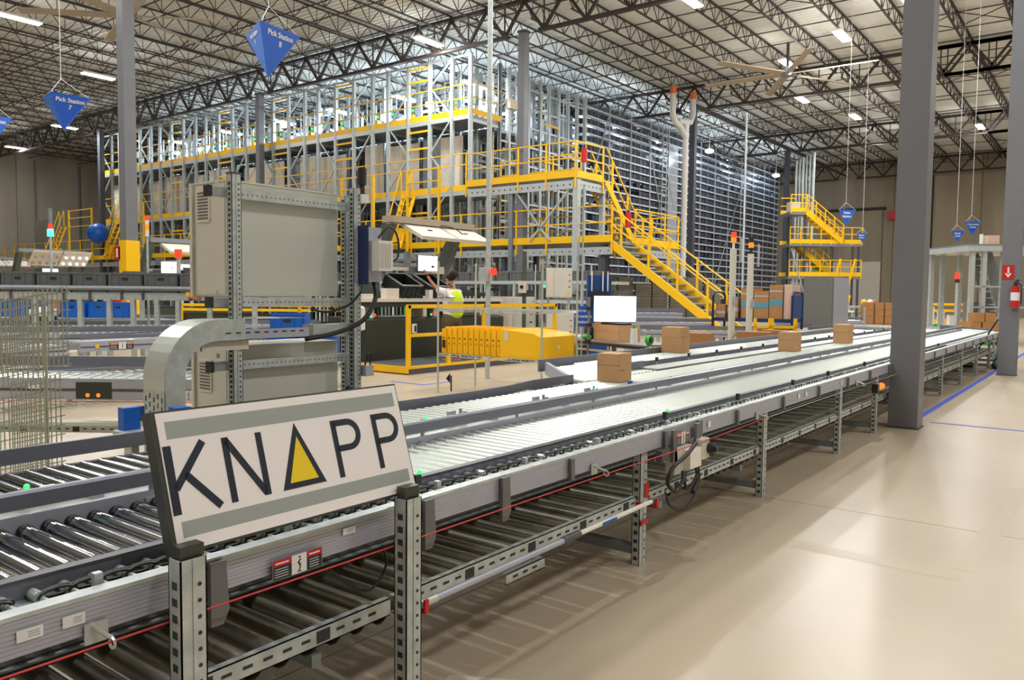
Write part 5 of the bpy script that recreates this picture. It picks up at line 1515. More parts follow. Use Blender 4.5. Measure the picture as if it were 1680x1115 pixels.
# ------------------------------------------------------------------ the picker
def skin(name, pts, edges, m, parent, sub_=2, root=0):
    me = bpy.data.meshes.new(name)
    me.from_pydata([Vector(p[0])-ORG[parent.name] for p in pts], edges, [])
    o = bpy.data.objects.new(name, me); COL.objects.link(o); o.parent = parent
    ORG[o.name] = ORG[parent.name].copy()
    me.materials.append(M[m])
    sm = o.modifiers.new('skin', 'SKIN'); sm.use_smooth_shade = True
    for i, p in enumerate(pts):
        r = p[1]; v = me.skin_vertices[0].data[i]
        v.radius = (r, r) if not isinstance(r, tuple) else r
        v.use_root = (i == root)
    ss = o.modifiers.new('sub', 'SUBSURF'); ss.levels = sub_; ss.render_levels = sub_
    return o
px_, py_, pz_ = 12.78, 11.3, 0.11
person = thing('person', 'person in a white shirt, hi-vis vest and olive shorts reaching up to the screen', 'person', (px_, py_, pz_))
def Q(x, y, z): return (px_+x, py_+y, pz_+z)
body = [(Q(0,0,0.98),0.14),(Q(0,0.01,1.15),0.13),(Q(0,0.02,1.34),0.14),(Q(0,0.01,1.46),0.11),(Q(0,0.02,1.54),0.052),(Q(0,0.05,1.62),0.068),(Q(0,0.06,1.73),0.088),
 (Q(-0.18,0.02,1.44),0.06),(Q(-0.25,0.20,1.50),0.047),(Q(-0.24,0.42,1.70),0.034),(Q(-0.23,0.50,1.79),0.03),
 (Q(0.18,0.0,1.44),0.06),(Q(0.27,-0.04,1.20),0.045),(Q(0.28,0.03,0.97),0.033),(Q(0.28,0.06,0.89),0.03),
 (Q(-0.10,0.0,0.86),0.11),(Q(-0.11,0.02,0.50),0.065),(Q(-0.11,-0.02,0.30),0.056),(Q(-0.11,-0.03,0.10),0.038),
 (Q(0.10,0.0,0.86),0.11),(Q(0.12,-0.03,0.50),0.065),(Q(0.12,-0.06,0.30),0.056),(Q(0.13,-0.07,0.10),0.038)]
edges = [(0,1),(1,2),(2,3),(3,4),(4,5),(5,6),(3,7),(7,8),(8,9),(9,10),(3,11),(11,12),(12,13),(13,14),(0,15),(15,16),(16,17),(17,18),(0,19),(19,20),(20,21),(21,22)]
bd_ = skin('body', body, edges, 'skin', person)
def hand(base, d, spread, par):
    base, d, sp = Vector(base), Vector(d).normalized(), Vector(spread).normalized()
    n = d.cross(sp)
    for k, (o_, l_) in enumerate(((-0.026,0.066),(-0.009,0.078),(0.009,0.073),(0.026,0.058))):
        a = base+sp*o_+d*0.02; b = base+sp*o_*1.15+d*(0.05+l_*0.5)+n*0.004; c = base+sp*o_*1.2+d*(0.05+l_)+n*0.018
        skin('finger', [(a,0.010),(b,0.009),(c,0.007)], [(0,1),(1,2)], 'skin', par, 1)
    a = base-sp*0.02; b = base-sp*0.055+d*0.02+n*0.01; c = base-sp*0.065+d*0.055+n*0.015
    skin('thumb', [(a,0.012),(b,0.010),(c,0.008)], [(0,1),(1,2)], 'skin', par, 1)
    skin('palm', [(base-d*0.02,0.026),(base+d*0.03,(0.038,0.017)),(base+d*0.055,(0.036,0.015))], [(0,1),(1,2)], 'skin', par, 1)
hand(Q(-0.23,0.52,1.82), (0.05,0.45,0.7), (1,0,0.0), bd_)
hand(Q(0.28,0.065,0.86), (0,0.1,-1), (0.2,1,0), bd_)
# face: nose, eyes, mouth, ears
MB().cyl(Q(0,0.145,1.685),Q(0,0.165,1.665),0.016,8,r2=0.012).build('nose','skin',parent=bd_)
for s_ in (-1,1):
    MB().sph(Q(s_*0.032,0.132,1.72),0.011,8,5).build('eye','white',parent=bd_); MB().sph(Q(s_*0.034,0.141,1.72),0.006,6,4).build('pupil','hair',parent=bd_)
    MB().sph(Q(s_*0.088,0.05,1.70),0.02,8,5,1.5).build('ear','skin',parent=bd_)
    b = MB(); b.tube([Q(s_*0.092,0.05+0.03*math.cos(t),1.645+0.03*math.sin(t)) for t in [k*math.pi/5 for k in range(11)]],0.004,5); b.build('earring','white',parent=person)
MB().sph(Q(0,0.137,1.635),0.02,8,5,0.35).build('mouth','red',parent=bd_)
hb = MB(); hb.sph(Q(0,0.03,1.765),0.105,14,9,0.85); 
hb.build('hair','hair',parent=person,smooth=True)
MB().sph(Q(0.0,-0.05,1.82),0.095,12,8).build('hair_bun','hair',parent=person,smooth=True)
def grow(l, k): return [(p, (r[0]*k, r[1]*k) if isinstance(r, tuple) else r*k) for p, r in l]
skin('shirt', grow([(Q(0,0.0,0.82),0.16),(Q(0,0.0,1.0),0.165),(Q(0,0.01,1.15),0.16),(Q(0,0.02,1.34),0.165),(Q(0,0.01,1.45),0.125),(Q(0,0.01,1.50),0.07),(Q(-0.19,0.02,1.43),0.078),(Q(-0.245,0.13,1.47),0.068),(Q(-0.25,0.2,1.50),0.06),(Q(0.19,0,1.43),0.078),(Q(0.24,-0.03,1.27),0.07),(Q(0.26,-0.04,1.2),0.062)], 1.22),
     [(0,1),(1,2),(2,3),(3,4),(4,5),(4,6),(6,7),(7,8),(4,9),(9,10),(10,11)], 'tee', person)
vs_ = skin('vest', grow([(Q(0.03,-0.035,0.86),0.165),(Q(0.03,-0.035,1.02),0.18),(Q(0.03,-0.025,1.18),0.18),(Q(0.02,-0.02,1.34),0.178),(Q(0,-0.015,1.45),0.138),(Q(0,-0.01,1.48),0.09)], 1.2), [(0,1),(1,2),(2,3),(3,4),(4,5)], 'hivis', person)
b = MB()
for z in (1.02, 1.2): b.cyl(Q(0.03,-0.03,z),Q(0.03,-0.03,z+0.04),0.208,18,caps=False)
b.build('reflective_band','silver_band',parent=vs_,kind='stuff')
skin('shorts', grow([(Q(0,0,1.06),0.13),(Q(0,0,0.92),0.17),(Q(-0.10,0.0,0.82),0.135),(Q(-0.11,0.01,0.66),0.115),(Q(-0.11,0.01,0.56),0.105),(Q(0.10,0.0,0.82),0.135),(Q(0.12,-0.02,0.66),0.115),(Q(0.12,-0.02,0.56),0.105)], 1.22), [(0,1),(1,2),(2,3),(3,4),(1,5),(5,6),(6,7)], 'olive', person)
for x, y in ((-0.11,-0.01),(0.13,-0.05)):
    b = MB(); b.sph(Q(x,y+0.05,0.045),0.055,10,6,0.75)
    b.sph(Q(x,y-0.02,0.05),0.05,10,6,0.9); b.box(px_+x-0.045,px_+x+0.045,py_+y-0.07,py_+y+0.11,pz_,pz_+0.02)
    b.build('shoe','red',parent=person,smooth=True)
    MB().box(px_+x-0.048,px_+x+0.048,py_+y-0.073,py_+y+0.113,pz_,pz_+0.014).build('sole','white',parent=person)
MB().tube([Q(-0.08,0.12,1.46),Q(-0.04,0.19,1.3),Q(0.0,0.20,1.2),Q(0.04,0.19,1.3),Q(0.08,0.12,1.46)],0.004,5).build('lanyard','ink',parent=person)

# ------------------------------------------------------------------ wire shelf with yellow totes
ws = thing('wire_shelf', 'chrome wire shelving unit with two shelves, in front of the station platform', 'shelf', (9.5,7.3,0))
WX0, WX1, WY0, WY1 = 9.05, 9.95, 6.33, 8.28
for x in (WX0, WX1):
    for y in (WY0, WY1): MB().cyl((x,y,0),(x,y,2.02),0.016,8).build('post','zinc',parent=ws)
for z in (0.59, 1.28):
    f = sub('shelf', ws)
    for y in (WY0, WY1): MB().bar((WX0,y,z),(WX1,y,z),0.012,0.035).build('end_rail','zinc',parent=f)
    for x in (WX0, WX1):
        MB().bar((x,WY0,z+0.02),(x,WY1,z+0.02),0.01,0.01).build('edge_wire','zinc',parent=f); MB().bar((x,WY0,z-0.02),(x,WY1,z-0.02),0.01,0.01).build('edge_wire','zinc',parent=f)
        zz = MB(); n = 24
        zz.tube([(x, WY0+(WY1-WY0)*k/n, z+(0.02 if k % 2 else -0.02)) for k in range(n+1)], 0.004, 4); zz.build('zigzag_wire','zinc',parent=f)
    w_ = MB()
    for k in range(38): w_.bar((WX0,WY0+0.05*k+0.03,z+0.02),(WX1,WY0+0.05*k+0.03,z+0.02),0.005,0.005)
    w_.build('deck_wires','zinc',parent=f,kind='stuff')
# nested yellow totes standing in a row on the lower shelf
nt = MB()
nt.box(9.12,9.88,0,0.105,0.62,0.99); nt.box(9.10,9.9,0,0.02,0.60,1.02)
for k in range(2): nt.box(9.095,9.10,0.03,0.06,0.70+k*0.08,0.74+k*0.08)
ntm = nt.mesh('yellow_tote','yellow_plastic')
hl = MB()
for k in range(2): hl.cyl((9.105,0.06,0.78+k*0.07),(9.112,0.06,0.78+k*0.07),0.012,6)
hlm = hl.mesh('holes','hole')
for k in range(11):
    y = 7.08+k*0.108
    o = inst('nested_tote', ntm, None, (0, y, 0.0 if k else 0.0))
    tag(o, '%s yellow tote from the large bin in the row on the wire shelf' % ordw(k+1), 'tote', 'nested yellow totes on the wire shelf')
    inst('rivet_holes', hlm, o, (0, y, 0), kind='stuff')
t = thing('yellow_bin', 'large smooth yellow bin closing the near end of the row on the wire shelf', 'bin', (9.5,6.7,0.6))
MB().prism([(6.36,0.60),(7.07,0.60),(7.07,1.02),(6.5,0.98),(6.36,0.93)],'x',9.07,9.95).build('shell','yellow_plastic',parent=t)
MB().box(9.062,9.07,6.93,7.0,0.86,0.99).build('paper_label','cream',parent=t)
MB().box(9.5,9.53,6.352,6.36,0.75,0.80).build('small_label','paper',parent=t)
b = tag(MB().box(9.06,9.07,8.15,8.2,0.7,0.82).build('tag_plate','black_plastic'),'small black plate on the far end of the yellow row','plate')
# ------------------------------------------------------------------ hanging signs
def pyramid(lab, a, b, c, apex, lines, group=None, wire_to=13.96, txt=0.13, back=None):
    """a, b, c: top corners, the lettered face is a-b-apex"""
    a, b, c, p = Vector(a), Vector(b), Vector(c), Vector(apex)
    t = thing('hanging_sign', lab, 'sign', ((a+b+c)/3), group)
    th = 0.012
    ctr = (a+b+c+p)/4
    for i, (u, v) in enumerate(((a,b),(c,a),(b,c))):
        n = (v-u).cross(p-u).normalized()
        if n.dot(ctr-u) < 0: n = -n
        m = MB(); P3 = [u, v, p]
        m.add(P3+[q+n*th for q in P3], [(0,1,2),(5,4,3),(0,3,4,1),(1,4,5,2),(2,5,3,0)])
        m.build('sign_face', 'blue_sign' if i == 0 else 'blue_side', parent=t)
    mid = (a+b+c)/3
    ap = mid+Vector((0,0,(a-b).length*0.45))
    m = MB()
    for q in (a,b,c): m.cyl(q*0.92+mid*0.08, ap, 0.005, 4)
    m.build('suspension_strings','white',parent=t,kind='stuff')
    MB().cyl(ap, (ap.x, ap.y, wire_to), 0.006, 4).build('suspension_wire','white',parent=t)
    def lettering(u, v, c_, m_):
        xd = (v-u).normalized()
        n = (v-u).cross(p-u).normalized()
        if n.dot(ctr-u) > 0: n = -n
        yd = n.cross(xd)
        if yd.z < 0: yd = -yd; xd = yd.cross(n) if xd.dot(yd.cross(n)) > 0 else xd
        top = (u+v)/2
        down = -(yd)
        for k, s in enumerate(lines):
            o = top+down*(c_*(1.0+k*1.15))+n*0.004
            text(s, 'lettering', t, o, xd, xd.cross(n)*-1 if False else yd, c_, m_)
    lettering(a, b, txt, 'white')
    if back: lettering(c, a, txt*0.8, 'white')
    return t
pyramid('larger blue hanging sign lettered with the number eight, over the big cabinet', (6.83,9.602,5.285),(7.61,9.73,5.285),(7.14,10.39,5.285),(7.021,9.696,4.56),['Pick Station','8'], txt=0.105, back=True)
pyramid('blue hanging sign lettered with the number seven, left of the left column', (5.487,12.962,4.516),(6.06,12.90,4.516),(5.6,13.5,4.516),(5.731,13.087,3.98),['Pick Station','7'], txt=0.088)
pyramid('blue hanging sign cut off by the left edge of the view', (5.2,15.35,4.49),(5.9,15.42,4.49),(5.5,15.95,4.49),(5.507,15.30,3.93),['Pick Station'], txt=0.10)
pyramid('small blue hanging sign reading Pallet Making near the second stair tower', (34.69,9.29,5.14),(35.12,8.72,5.14),(35.4,9.3,5.14),(34.93,9.02,4.5),['Pallet','Making'], txt=0.13)
pyramid('small two faced blue hanging sign before the second stair tower', (39.35,9.71,4.5),(39.6,9.3,4.5),(39.9,9.5,4.5),(39.6,9.5,4.04),['Repair','Zone'], txt=0.1)
pyramid('left one of two small blue hanging signs beside the steel mezzanine', (37.47,5.53,4.31),(37.83,5.07,4.31),(38.0,5.5,4.31),(37.7,5.3,3.84),['Repair','Guild'], txt=0.1)
pyramid('right, higher one of two small blue hanging signs beside the steel mezzanine', (34.4,4.62,4.4),(34.78,4.13,4.4),(34.95,4.6,4.4),(34.6,4.4,3.89),['Customized','Center'], txt=0.09)

# ------------------------------------------------------------------ middle zone: table, screen, bin, cabinets
tb = thing('tube_table', 'table of dark tube rails holding the open carton behind the first carton', 'table', (10.2,6.0,0))
A0, A1 = Vector((10.45,6.65,0)), Vector((9.85,5.15,0))
td = (A1-A0).normalized(); tn = Vector((td.y,-td.x,0))*-1
for o_ in (0, 0.75):
    MB().bar(A0+tn*o_+Vector((0,0,0.80)), A1+tn*o_+Vector((0,0,0.80)), 0.04, 0.04).build('top_tube','black_plastic',parent=tb)
    MB().bar(A0+tn*o_+Vector((0,0,0.70)), A1+tn*o_+Vector((0,0,0.70)), 0.03, 0.03).build('lower_tube','galv',parent=tb)
for f_ in (0.02, 0.5, 0.98):
    for o_ in (0, 0.75):
        q = A0+(A1-A0)*f_+tn*o_
        MB().cyl(q, q+Vector((0,0,0.8)), 0.02, 8).build('leg','galv',parent=tb)
q = [A0+Vector((0,0,0.82)), A1+Vector((0,0,0.82)), A1+tn*0.75+Vector((0,0,0.82)), A0+tn*0.75+Vector((0,0,0.82))]
MB().add(q+[v+Vector((0,0,0.02)) for v in q], [(0,3,2,1),(4,5,6,7),(0,1,5,4),(1,2,6,5),(2,3,7,6),(3,0,4,7)]).build('table_top','tote_light',parent=tb)
ra = math.atan2(td.y, td.x)
def on_table(f_, o_, z=0.84): v = A0+(A1-A0)*f_+tn*o_; return v.x, v.y, z
x, y, z = on_table(0.38, 0.3)
oc = carton('open_carton', 'long open carton on the tube table, in front of the lit screen', x, y, z, 0.62, 0.40, 0.25, ra, open_=True)
MB().add([(-0.31,-0.2,0.25),(-0.31,0.2,0.25),(-0.37,0.15,0.32),(-0.35,-0.05,0.33)],[(0,1,2,3)]).build('flap','card',parent=oc)
MB().box(-0.25,0.2,-0.1,0.12,0.2,0.275).build('black_goods','black_plastic',parent=oc)
x, y, z = on_table(0.0, 0.3); t = MB().sph((x,y,z+0.12),0.13,10,6).build('black_roll','black'); tag(t,'black roll at the left end of the tube table','roll')
x, y, z = on_table(0.08, 0.1); t = MB().sph((x,y,z+0.04),0.08,8,5,0.6).build('green_gear','green'); tag(t,'green and black gear lying beside the open carton','tool')
x, y, z = on_table(0.78, 0.1); t = thing('spray_bottle','clear spray bottle with a green cap on the tube table','bottle',(x,y,z))
MB().cyl((x,y,z),(x,y,z+0.22),0.055,10,r2=0.045).build('bottle_body','paper',parent=t); MB().cyl((x,y,z+0.22),(x,y,z+0.27),0.025,8).build('cap','green',parent=t)
x, y, z = on_table(0.95, 0.15); t = thing('tape_gun','round green and black tape dispenser at the right end of the tube table','tape',(x,y,z))
MB().cyl((x,y-0.03,z+0.07),(x,y+0.03,z+0.07),0.07,12).build('roll','green',parent=t); MB().cyl((x-0.02,y-0.05,z+0.07),(x-0.02,y+0.04,z+0.07),0.04,10).build('hub','black',parent=t)
# lit screen
t = local('lit_screen', 'large glowing blank white screen on a stand behind the open carton', 'screen', 10.331, 6.267, 0, math.atan2(-0.517,0.362))
MB().box(0,0.632,0,0.012,1.13,1.515).build('screen_face','screen',parent=t); MB().box(-0.008,0.64,0.012,0.04,1.12,1.523).build('screen_back','guard_dark',parent=t)
MB().box(0.28,0.34,0.04,0.09,0,1.3).build('stand','galv_dark',parent=t); MB().box(0.1,0.5,-0.1,0.25,0,0.03).build('foot','galv_dark',parent=t)
# blue machine behind
t = local('blue_machine', 'tall blue machine with white pipes behind the lit screen', 'machine', 13.75, 8.5, 0, ED)
MB().box(0,0.48,0,0.3,0.1,1.92).build('frame','blue_frame',parent=t)
MB().box(0.05,0.4,-0.12,0,1.35,1.6).build('dark_head','black_plastic',parent=t); MB().box(0.12,0.33,-0.16,-0.12,1.3,1.5).build('nozzle_block','galv_dark',parent=t)
for u in (0.08,0.30,0.40): MB().cyl((u,-0.05,1.6),(u,-0.05,2.0),0.014,6).build('pipe','white',parent=t)
MB().box(0.36,0.41,-0.03,0,1.1,1.6).build('orange_scale','orange',parent=t); MB().box(0,0.48,0,0.3,0,0.1).build('plinth','black',parent=t)
# post with the blue station sign
t = thing('station_sign', 'blue rectangular sign reading Error Correction Station on a thin pole', 'sign', (10.1,6.6,0))
sx_ = Vector((0.603,-0.797,0)); o = Vector((10.19,6.52,0))
pts = [o+Vector((0,0,1.05)), o+sx_*0.22+Vector((0,0,1.05)), o+sx_*0.22+Vector((0,0,1.36)), o+Vector((0,0,1.36))]
nb = Vector((0.797,0.603,0))*0.012
MB().add(pts+[p+nb for p in pts], [(0,1,2,3),(7,6,5,4),(0,4,5,1),(1,5,6,2),(2,6,7,3),(3,7,4,0)]).build('board','blue_sign',parent=t)
q = o+sx_*0.11+nb*2
MB().cyl((q.x,q.y,0),(q.x,q.y,3.2),0.014,8).build('pole','galv',parent=t)
for k, s in enumerate(('Error','Correction','Station')): text(s,'lettering',t,o+sx_*0.11-nb*0.4+Vector((0,0,1.29-k*0.085)),sx_,(0,0,1),0.065,'white',ext=0.001)
t = local('post', 'dark post with clamps between the blue sign and the lit screen', 'post', 10.33, 6.36, 0, 0)
MB().cyl((0,0,0),(0,0,1.5),0.025,8).build('tube','galv_dark',parent=t)
for z in (0.8,1.05,1.3): MB().box(-0.04,0.04,-0.04,0.04,z,z+0.05).build('clamp','black_plastic',parent=t)
# trash bin with bag
t = thing('trash_bin', 'black trash bin lined with a clear bag, behind the wire shelf', 'bin', (11.2,7.3,0))
MB().box(10.95,11.4,7.0,7.5,0,0.72).build('bin','black',parent=t)
MB().box(10.92,11.43,6.97,7.53,0.70,0.84).build('bag_skirt','clear',parent=t)
b = MB(); b.tube([(10.92,6.97,0.84),(11.43,6.97,0.84),(11.43,7.53,0.84),(10.92,7.53,0.84),(10.92,6.97,0.84)],0.02,6); b.build('bag_rim','paper',parent=t)
MB().add([(10.9,7.5,0.84),(10.86,7.58,0.5),(10.92,7.45,0.6),(10.93,7.4,0.84)],[(0,1,2,3)]).build('bag_tail','paper',parent=t)
# grey electrical cabinets
def ecab(lab, x, y, z, w, h, d=0.3, dbl=False, stand=True):
    t = local('electrical_cabinet', lab, 'cabinet', x, y, 0, ED)
    MB().box(0,w,0,d,z,z+h).build('body','cab',parent=t)
    MB().box(0.01,w*(0.28 if not dbl else 0.5)-0.01,-0.012,0,z+0.02,z+h-0.02).build('door','cream',parent=t)
    MB().box(w*(0.28 if not dbl else 0.5)+0.01,w-0.01,-0.012,0,z+0.02,z+h-0.02).build('door','cab',parent=t)
    for q_ in range(3): MB().box(w*0.86,w*0.92,-0.02,-0.012,z+h*(0.35+q_*0.2),z+h*(0.38+q_*0.2)).build('red_mark' if q_ else 'lock','red' if q_ else 'black_plastic',parent=t)
    MB().box(w*0.82,w*0.90,-0.018,-0.012,z+h*0.1,z+h*0.2).build('warning_mark','yellow',parent=t)
    if stand:
        for u in (0.03, w-0.09): MB().box(u,u+0.06,d,d+0.06,0,z+h).build('post','galv',parent=t)
    return t
ecab('grey electrical cabinet hung high between galvanised posts, right of the picker', 16.52,11.43,1.44, 0.65,0.75)
ecab('lower grey electrical cabinet directly under the high hung one', 16.48,11.38,0.32, 0.68,0.72)
ecab('wide double door grey cabinet behind the yellow totes', 16.42,13.15,0.4, 1.2,1.05, dbl=True)
t = local('switch_box', 'small pale switch box on a green grey post beside the high cabinet', 'switch', 16.1, 12.0, 0, ED)
MB().box(0,0.2,-0.1,0.05,1.55,1.85).build('box','cream',parent=t); MB().cyl((0.08,-0.12,1.7),(0.08,-0.1,1.7),0.05,8).build('knob','black',parent=t); MB().box(0.1,0.2,0.05,0.17,0,2.6).build('post','arm_green',parent=t)
# long tote line and conveyors under the lower walkway
tl = thing('tote_line', 'long double line of conveyors carrying grey totes beneath the lower walkway', 'conveyor', (25.5,28,0))
for x in (24.3, 26.0):
    for z in (2.05, 1.35):
        MB().box(x-0.4,x+0.4,14.5,52,z-0.16,z-0.05).build('line_frame','galv',parent=tl)
    for y in range(15,52,3): MB().box(x-0.45,x-0.37,y-0.04,y+0.04,0,2.0).build('line_post','galv',parent=tl)
for y in (14.6+2.4*k for k in range(16)):
    MB().box(23.88,23.9,y,y+0.05,1.0,2.6).build('bright_upright','galv',parent=tl)
tmm = MB(); tmm.box(-0.2,0.2,-0.29,0.29,0,0.34); tmm.box(-0.22,0.22,-0.31,0.31,0.3,0.36)
for u in (-0.2,0,0.2): tmm.box(-0.215,-0.2,u-0.02,u+0.02,0.02,0.3)
tmm = tmm.mesh('line_tote','tote')
for k in range(58):
    y = 14.9+k*0.64
    o = inst('line_tote', tmm, None, (24.3, y, 2.0)); tag(o, '%s grey tote from the stair end on the line under the lower walkway' % ordw(k+1), 'tote', 'totes on the line under the walkway')
    if k % 5 < 3:
        o = inst('line_tote', tmm, None, (26.0, y, 1.3)); tag(o, '%s grey tote from the stair end on the inner line below' % ordw(k+1), 'tote', 'totes on the inner line under the walkway')
b = MB(); R = random.Random(21)
for k in range(140):
    y = R.uniform(14.5, 50); x = R.uniform(24.8, 27.0); z = R.uniform(0.3, 3.0)
    if R.random() < 0.5: b.box(x,x+0.06,y,y+R.uniform(0.3,1.8),z,z+R.uniform(0.04,0.12))
    else: b.box(x,x+R.uniform(0.1,0.4),y,y+R.uniform(0.1,0.4),z,z+R.uniform(0.1,0.5))
b.build('line_machinery','galv_dark',parent=tl,kind='stuff')
for y, z in ((16.6,1.8),(21,1.6),(27,1.7)): MB().sph((23.85,y,z),0.06,8,5).build('green_lamp','led_green',parent=tl)
conv('roller conveyor running in front of the grey tote stacks', 17.3, 9.55, ED*0.95, 2.2, 0.5, 0.86, ph=0.14, pitch=0.2, legs=1.9)
conv('higher roller conveyor directly before the grey tote stacks', 18.2, 10.3, ED*0.95, 1.7, 0.5, 1.08, ph=0.12, pitch=0.2, legs=1.9)
conv('roller conveyor ending under the loaded cart', 15.9, 8.3, ED*0.9, 3.5, 0.5, 0.74, ph=0.14, pitch=0.2, legs=1.6)
conv('low roller conveyor with blue totes under the big cabinet cables', 7.59, 10.68, ED, 1.2, 0.6, 0.42, ph=0.12, pitch=0.15, legs=2.0)
# trays stacked behind the stairs
tr = MB(); tr.box(-0.29,0.29,-0.2,0.2,0.0,0.075); tr.box(-0.305,0.305,-0.215,0.215,0.06,0.085); tr = tr.mesh('tray','wood')
for s_ in range(7):
    for k in range(13 if s_ not in (2, 6) else 11):
        p = Vector((28.6,17.1,0))+e*(0.36+s_*0.72)+fwd*(0.2 if s_ % 2 else 0.0)
        if k < 2: pass
        o = inst('stacked_tray', tr, None, (p.x, p.y, 0.61+k*0.127), rot=(0,0,ED)); o.scale = (1.08, 1, 1.45)
        tag(o, '%s tray from the bottom in the %s stack behind the yellow stairs' % (ordw(k+1), ordw(s_+1)), 'tray', 'trays stacked behind the yellow stairs')
sb = local('tray_base', 'steel base carrying the stacks of grey brown trays', 'base', 28.6, 17.1, 0, ED)
MB().box(0,5.1,-0.25,0.45,0.51,0.61).build('base_deck','galv',parent=sb)
for u in (0.05,1.6,3.2,4.7): MB().box(u-0.04,u+0.04,-0.2,0.4,0,0.51).build('leg','galv',parent=sb)
for s_ in range(4):
    for k in range(10):
        p = Vector((31.6,20.2,0))+e*(0.35+s_*0.9)
        o = inst('stacked_tray', tr, None, (p.x, p.y, 0.4+k*0.087), rot=(0,0,ED)); tag(o,'%s tray from the bottom in the %s back stack under the landing' % (ordw(k+1), ordw(s_+1)),'tray','trays in the back row of stacks')
sb = local('tray_base', 'low base under the back row of tray stacks', 'base', 31.6, 20.2, 0, ED)
MB().box(0,3.6,-0.25,0.25,0.0,0.4).build('base_deck','galv_dark',parent=sb)
# blue totes and dark boxes between the cabinets (seen below the upper cabinet)
for (u, f_, z, lab) in ((0.45,0.1,0.42,'bright blue tote under the cable tray'),(1.15,0.1,0.42,'blue tote nearest the right cabinet post'),(0.55,0.1,0.81,'upper blue tote stacked behind the cable tray')):
    p = Vector((7.59,10.68,0))+e*(u-0.1)*0.8+fwd*(0.2+f_)
    tote_at(lab, p.x, p.y, z, ED, L=0.54, W=0.4, H=0.38, m='blue_tote')
t = local('machine_rack', 'dark machine bay with green and white cables beneath the upper cabinet', 'machine', 13.2, 16.6, 0, ED)
MB().box(0,4.6,0.3,0.6,0,1.55).build('back_panel','dark_green',parent=t)
R = random.Random(8)
for k in range(46):
    u = 0.05+k*0.1; MB().box(u,u+R.uniform(0.02,0.06),0.1,0.28,0.75,1.45).build('cable_strip',R.choice(('galv','paper','green','black','galv_dark')),parent=t)
t = local('yellow_barrier', 'yellow striped barrier behind the raised conveyor', 'barrier', 11.2, 19.5, 0, ED)
for z in (1.0,1.12): MB().box(0,4.8,0,0.05,z,z+0.07).build('yellow_bar','yellow',parent=t)
for u in (0.1,1.6,3.2,4.6): MB().box(u,u+0.08,0,0.08,0,1.2).build('post','yellow',parent=t)
MB().box(0,4.8,0.1,0.2,0,0.95).build('dark_panel','dark_green',parent=t)

# ------------------------------------------------------------------ signal poles, cart, locker
for (x, y, zt, lab, col, hh) in ((14.55,5.78,2.42,'grey signal pole with a red and orange lamp beside the loaded cart','led_red',1),(15.3,5.72,2.36,'grey signal pole with a single orange lamp, right of the red topped one','led_orange',0)):
    t = thing('signal_pole', lab, 'signal light', (x,y,0))
    MB().cyl((x,y,0),(x,y,zt),0.062,12).build('pole','cab',parent=t)
    MB().cyl((x,y,zt),(x,y,zt+0.12),0.025,8).build('neck','black_plastic' if not hh else 'white',parent=t)
    MB().cyl((x,y,zt+0.12),(x,y,zt+0.22),0.05,12).build('orange_segment','led_orange',parent=t)
    MB().cyl((x,y,zt+0.22),(x,y,zt+0.32),0.05,12).build('red_segment' if hh else 'dark_cap','led_red' if hh else 'black_plastic',parent=t)
    MB().box(x-0.07,x+0.06,y-0.075,y-0.06,zt-1.05,zt-0.9).build('grey_box','alu',parent=t)
    MB().box(x+0.06,x+0.16,y-0.12,y-0.11,zt-0.25,zt+0.2).build('clear_bag','clear',parent=t)
ct = thing('cart', 'black and blue cart loaded with bundles of flat cartons beside the stairs', 'cart', (18.0,6.5,0))
CY0, CY1, CX0, CX1 = 5.62, 7.45, 17.6, 18.3
MB().box(CX0,CX1,CY0,CY1,0.95,1.03).build('bed','navy',parent=ct)
for y, m_ in ((CY1,'black_plastic'),(CY0,'navy')):
    b = MB(); zt_ = 1.62
    b.tube([(CX0,y,0.1),(CX0,y,zt_-0.08),(CX0+0.08,y,zt_),(CX1-0.08,y,zt_),(CX1,y,zt_-0.08),(CX1,y,0.1)],0.028,8)
    b.build('end_frame',m_,parent=ct)
MB().box(CX0+0.05,CX1-0.05,CY0-0.01,CY0+0.01,1.05,1.55).build('blue_panel','blue_frame',parent=ct)
for x in (CX0,CX1):
    for y in (CY0+0.02,CY1-0.02):
        MB().cyl((x-0.03,y,0.08),(x+0.03,y,0.08),0.08,10).build('wheel','black',parent=ct)
MB().box(CX0,CX1,CY0,CY1,0.14,0.2).build('lower_bed','navy',parent=ct)
for i, (y1, y0, h_, bands) in enumerate(((7.40,7.18,0.30,1),(7.12,6.88,0.47,1),(6.80,6.52,0.68,2),(6.50,6.17,0.62,2),(6.15,5.86,0.76,2))):
    t = thing('carton_bundle', ('shortest carton bundle at the left end of the cart','low carton bundle second from the left on the cart','carton bundle with a blue strap, third from the left on the cart','carton bundle with a wide pale blue strap, second from the right on the cart','tallest carton bundle with a teal strap at the right of the cart')[i], 'cartons', (17.95,(y0+y1)/2,1.03))
    MB().box(17.66,18.25,y0,y1,1.03,1.03+h_).build('bundle','card_flute',parent=t)
    zb_ = 1.03+h_*(0.38 if i > 1 else 0.3)
    MB().box(17.655,18.255,y0-0.003,y1+0.003,zb_,zb_+h_*0.2).build('strap','blue_wrap' if i > 1 else 'alu',parent=t)
    if i > 1: MB().box(17.655,18.255,y0-0.003,y1+0.003,1.03+h_*0.78,1.03+h_*0.84).build('upper_strap','alu',parent=t)
t = tag(MB().box(17.7,18.25,5.66,5.84,1.03,1.80).build('pale_sheets','pink'),'pale sheets standing at the right end of the cart','cartons')
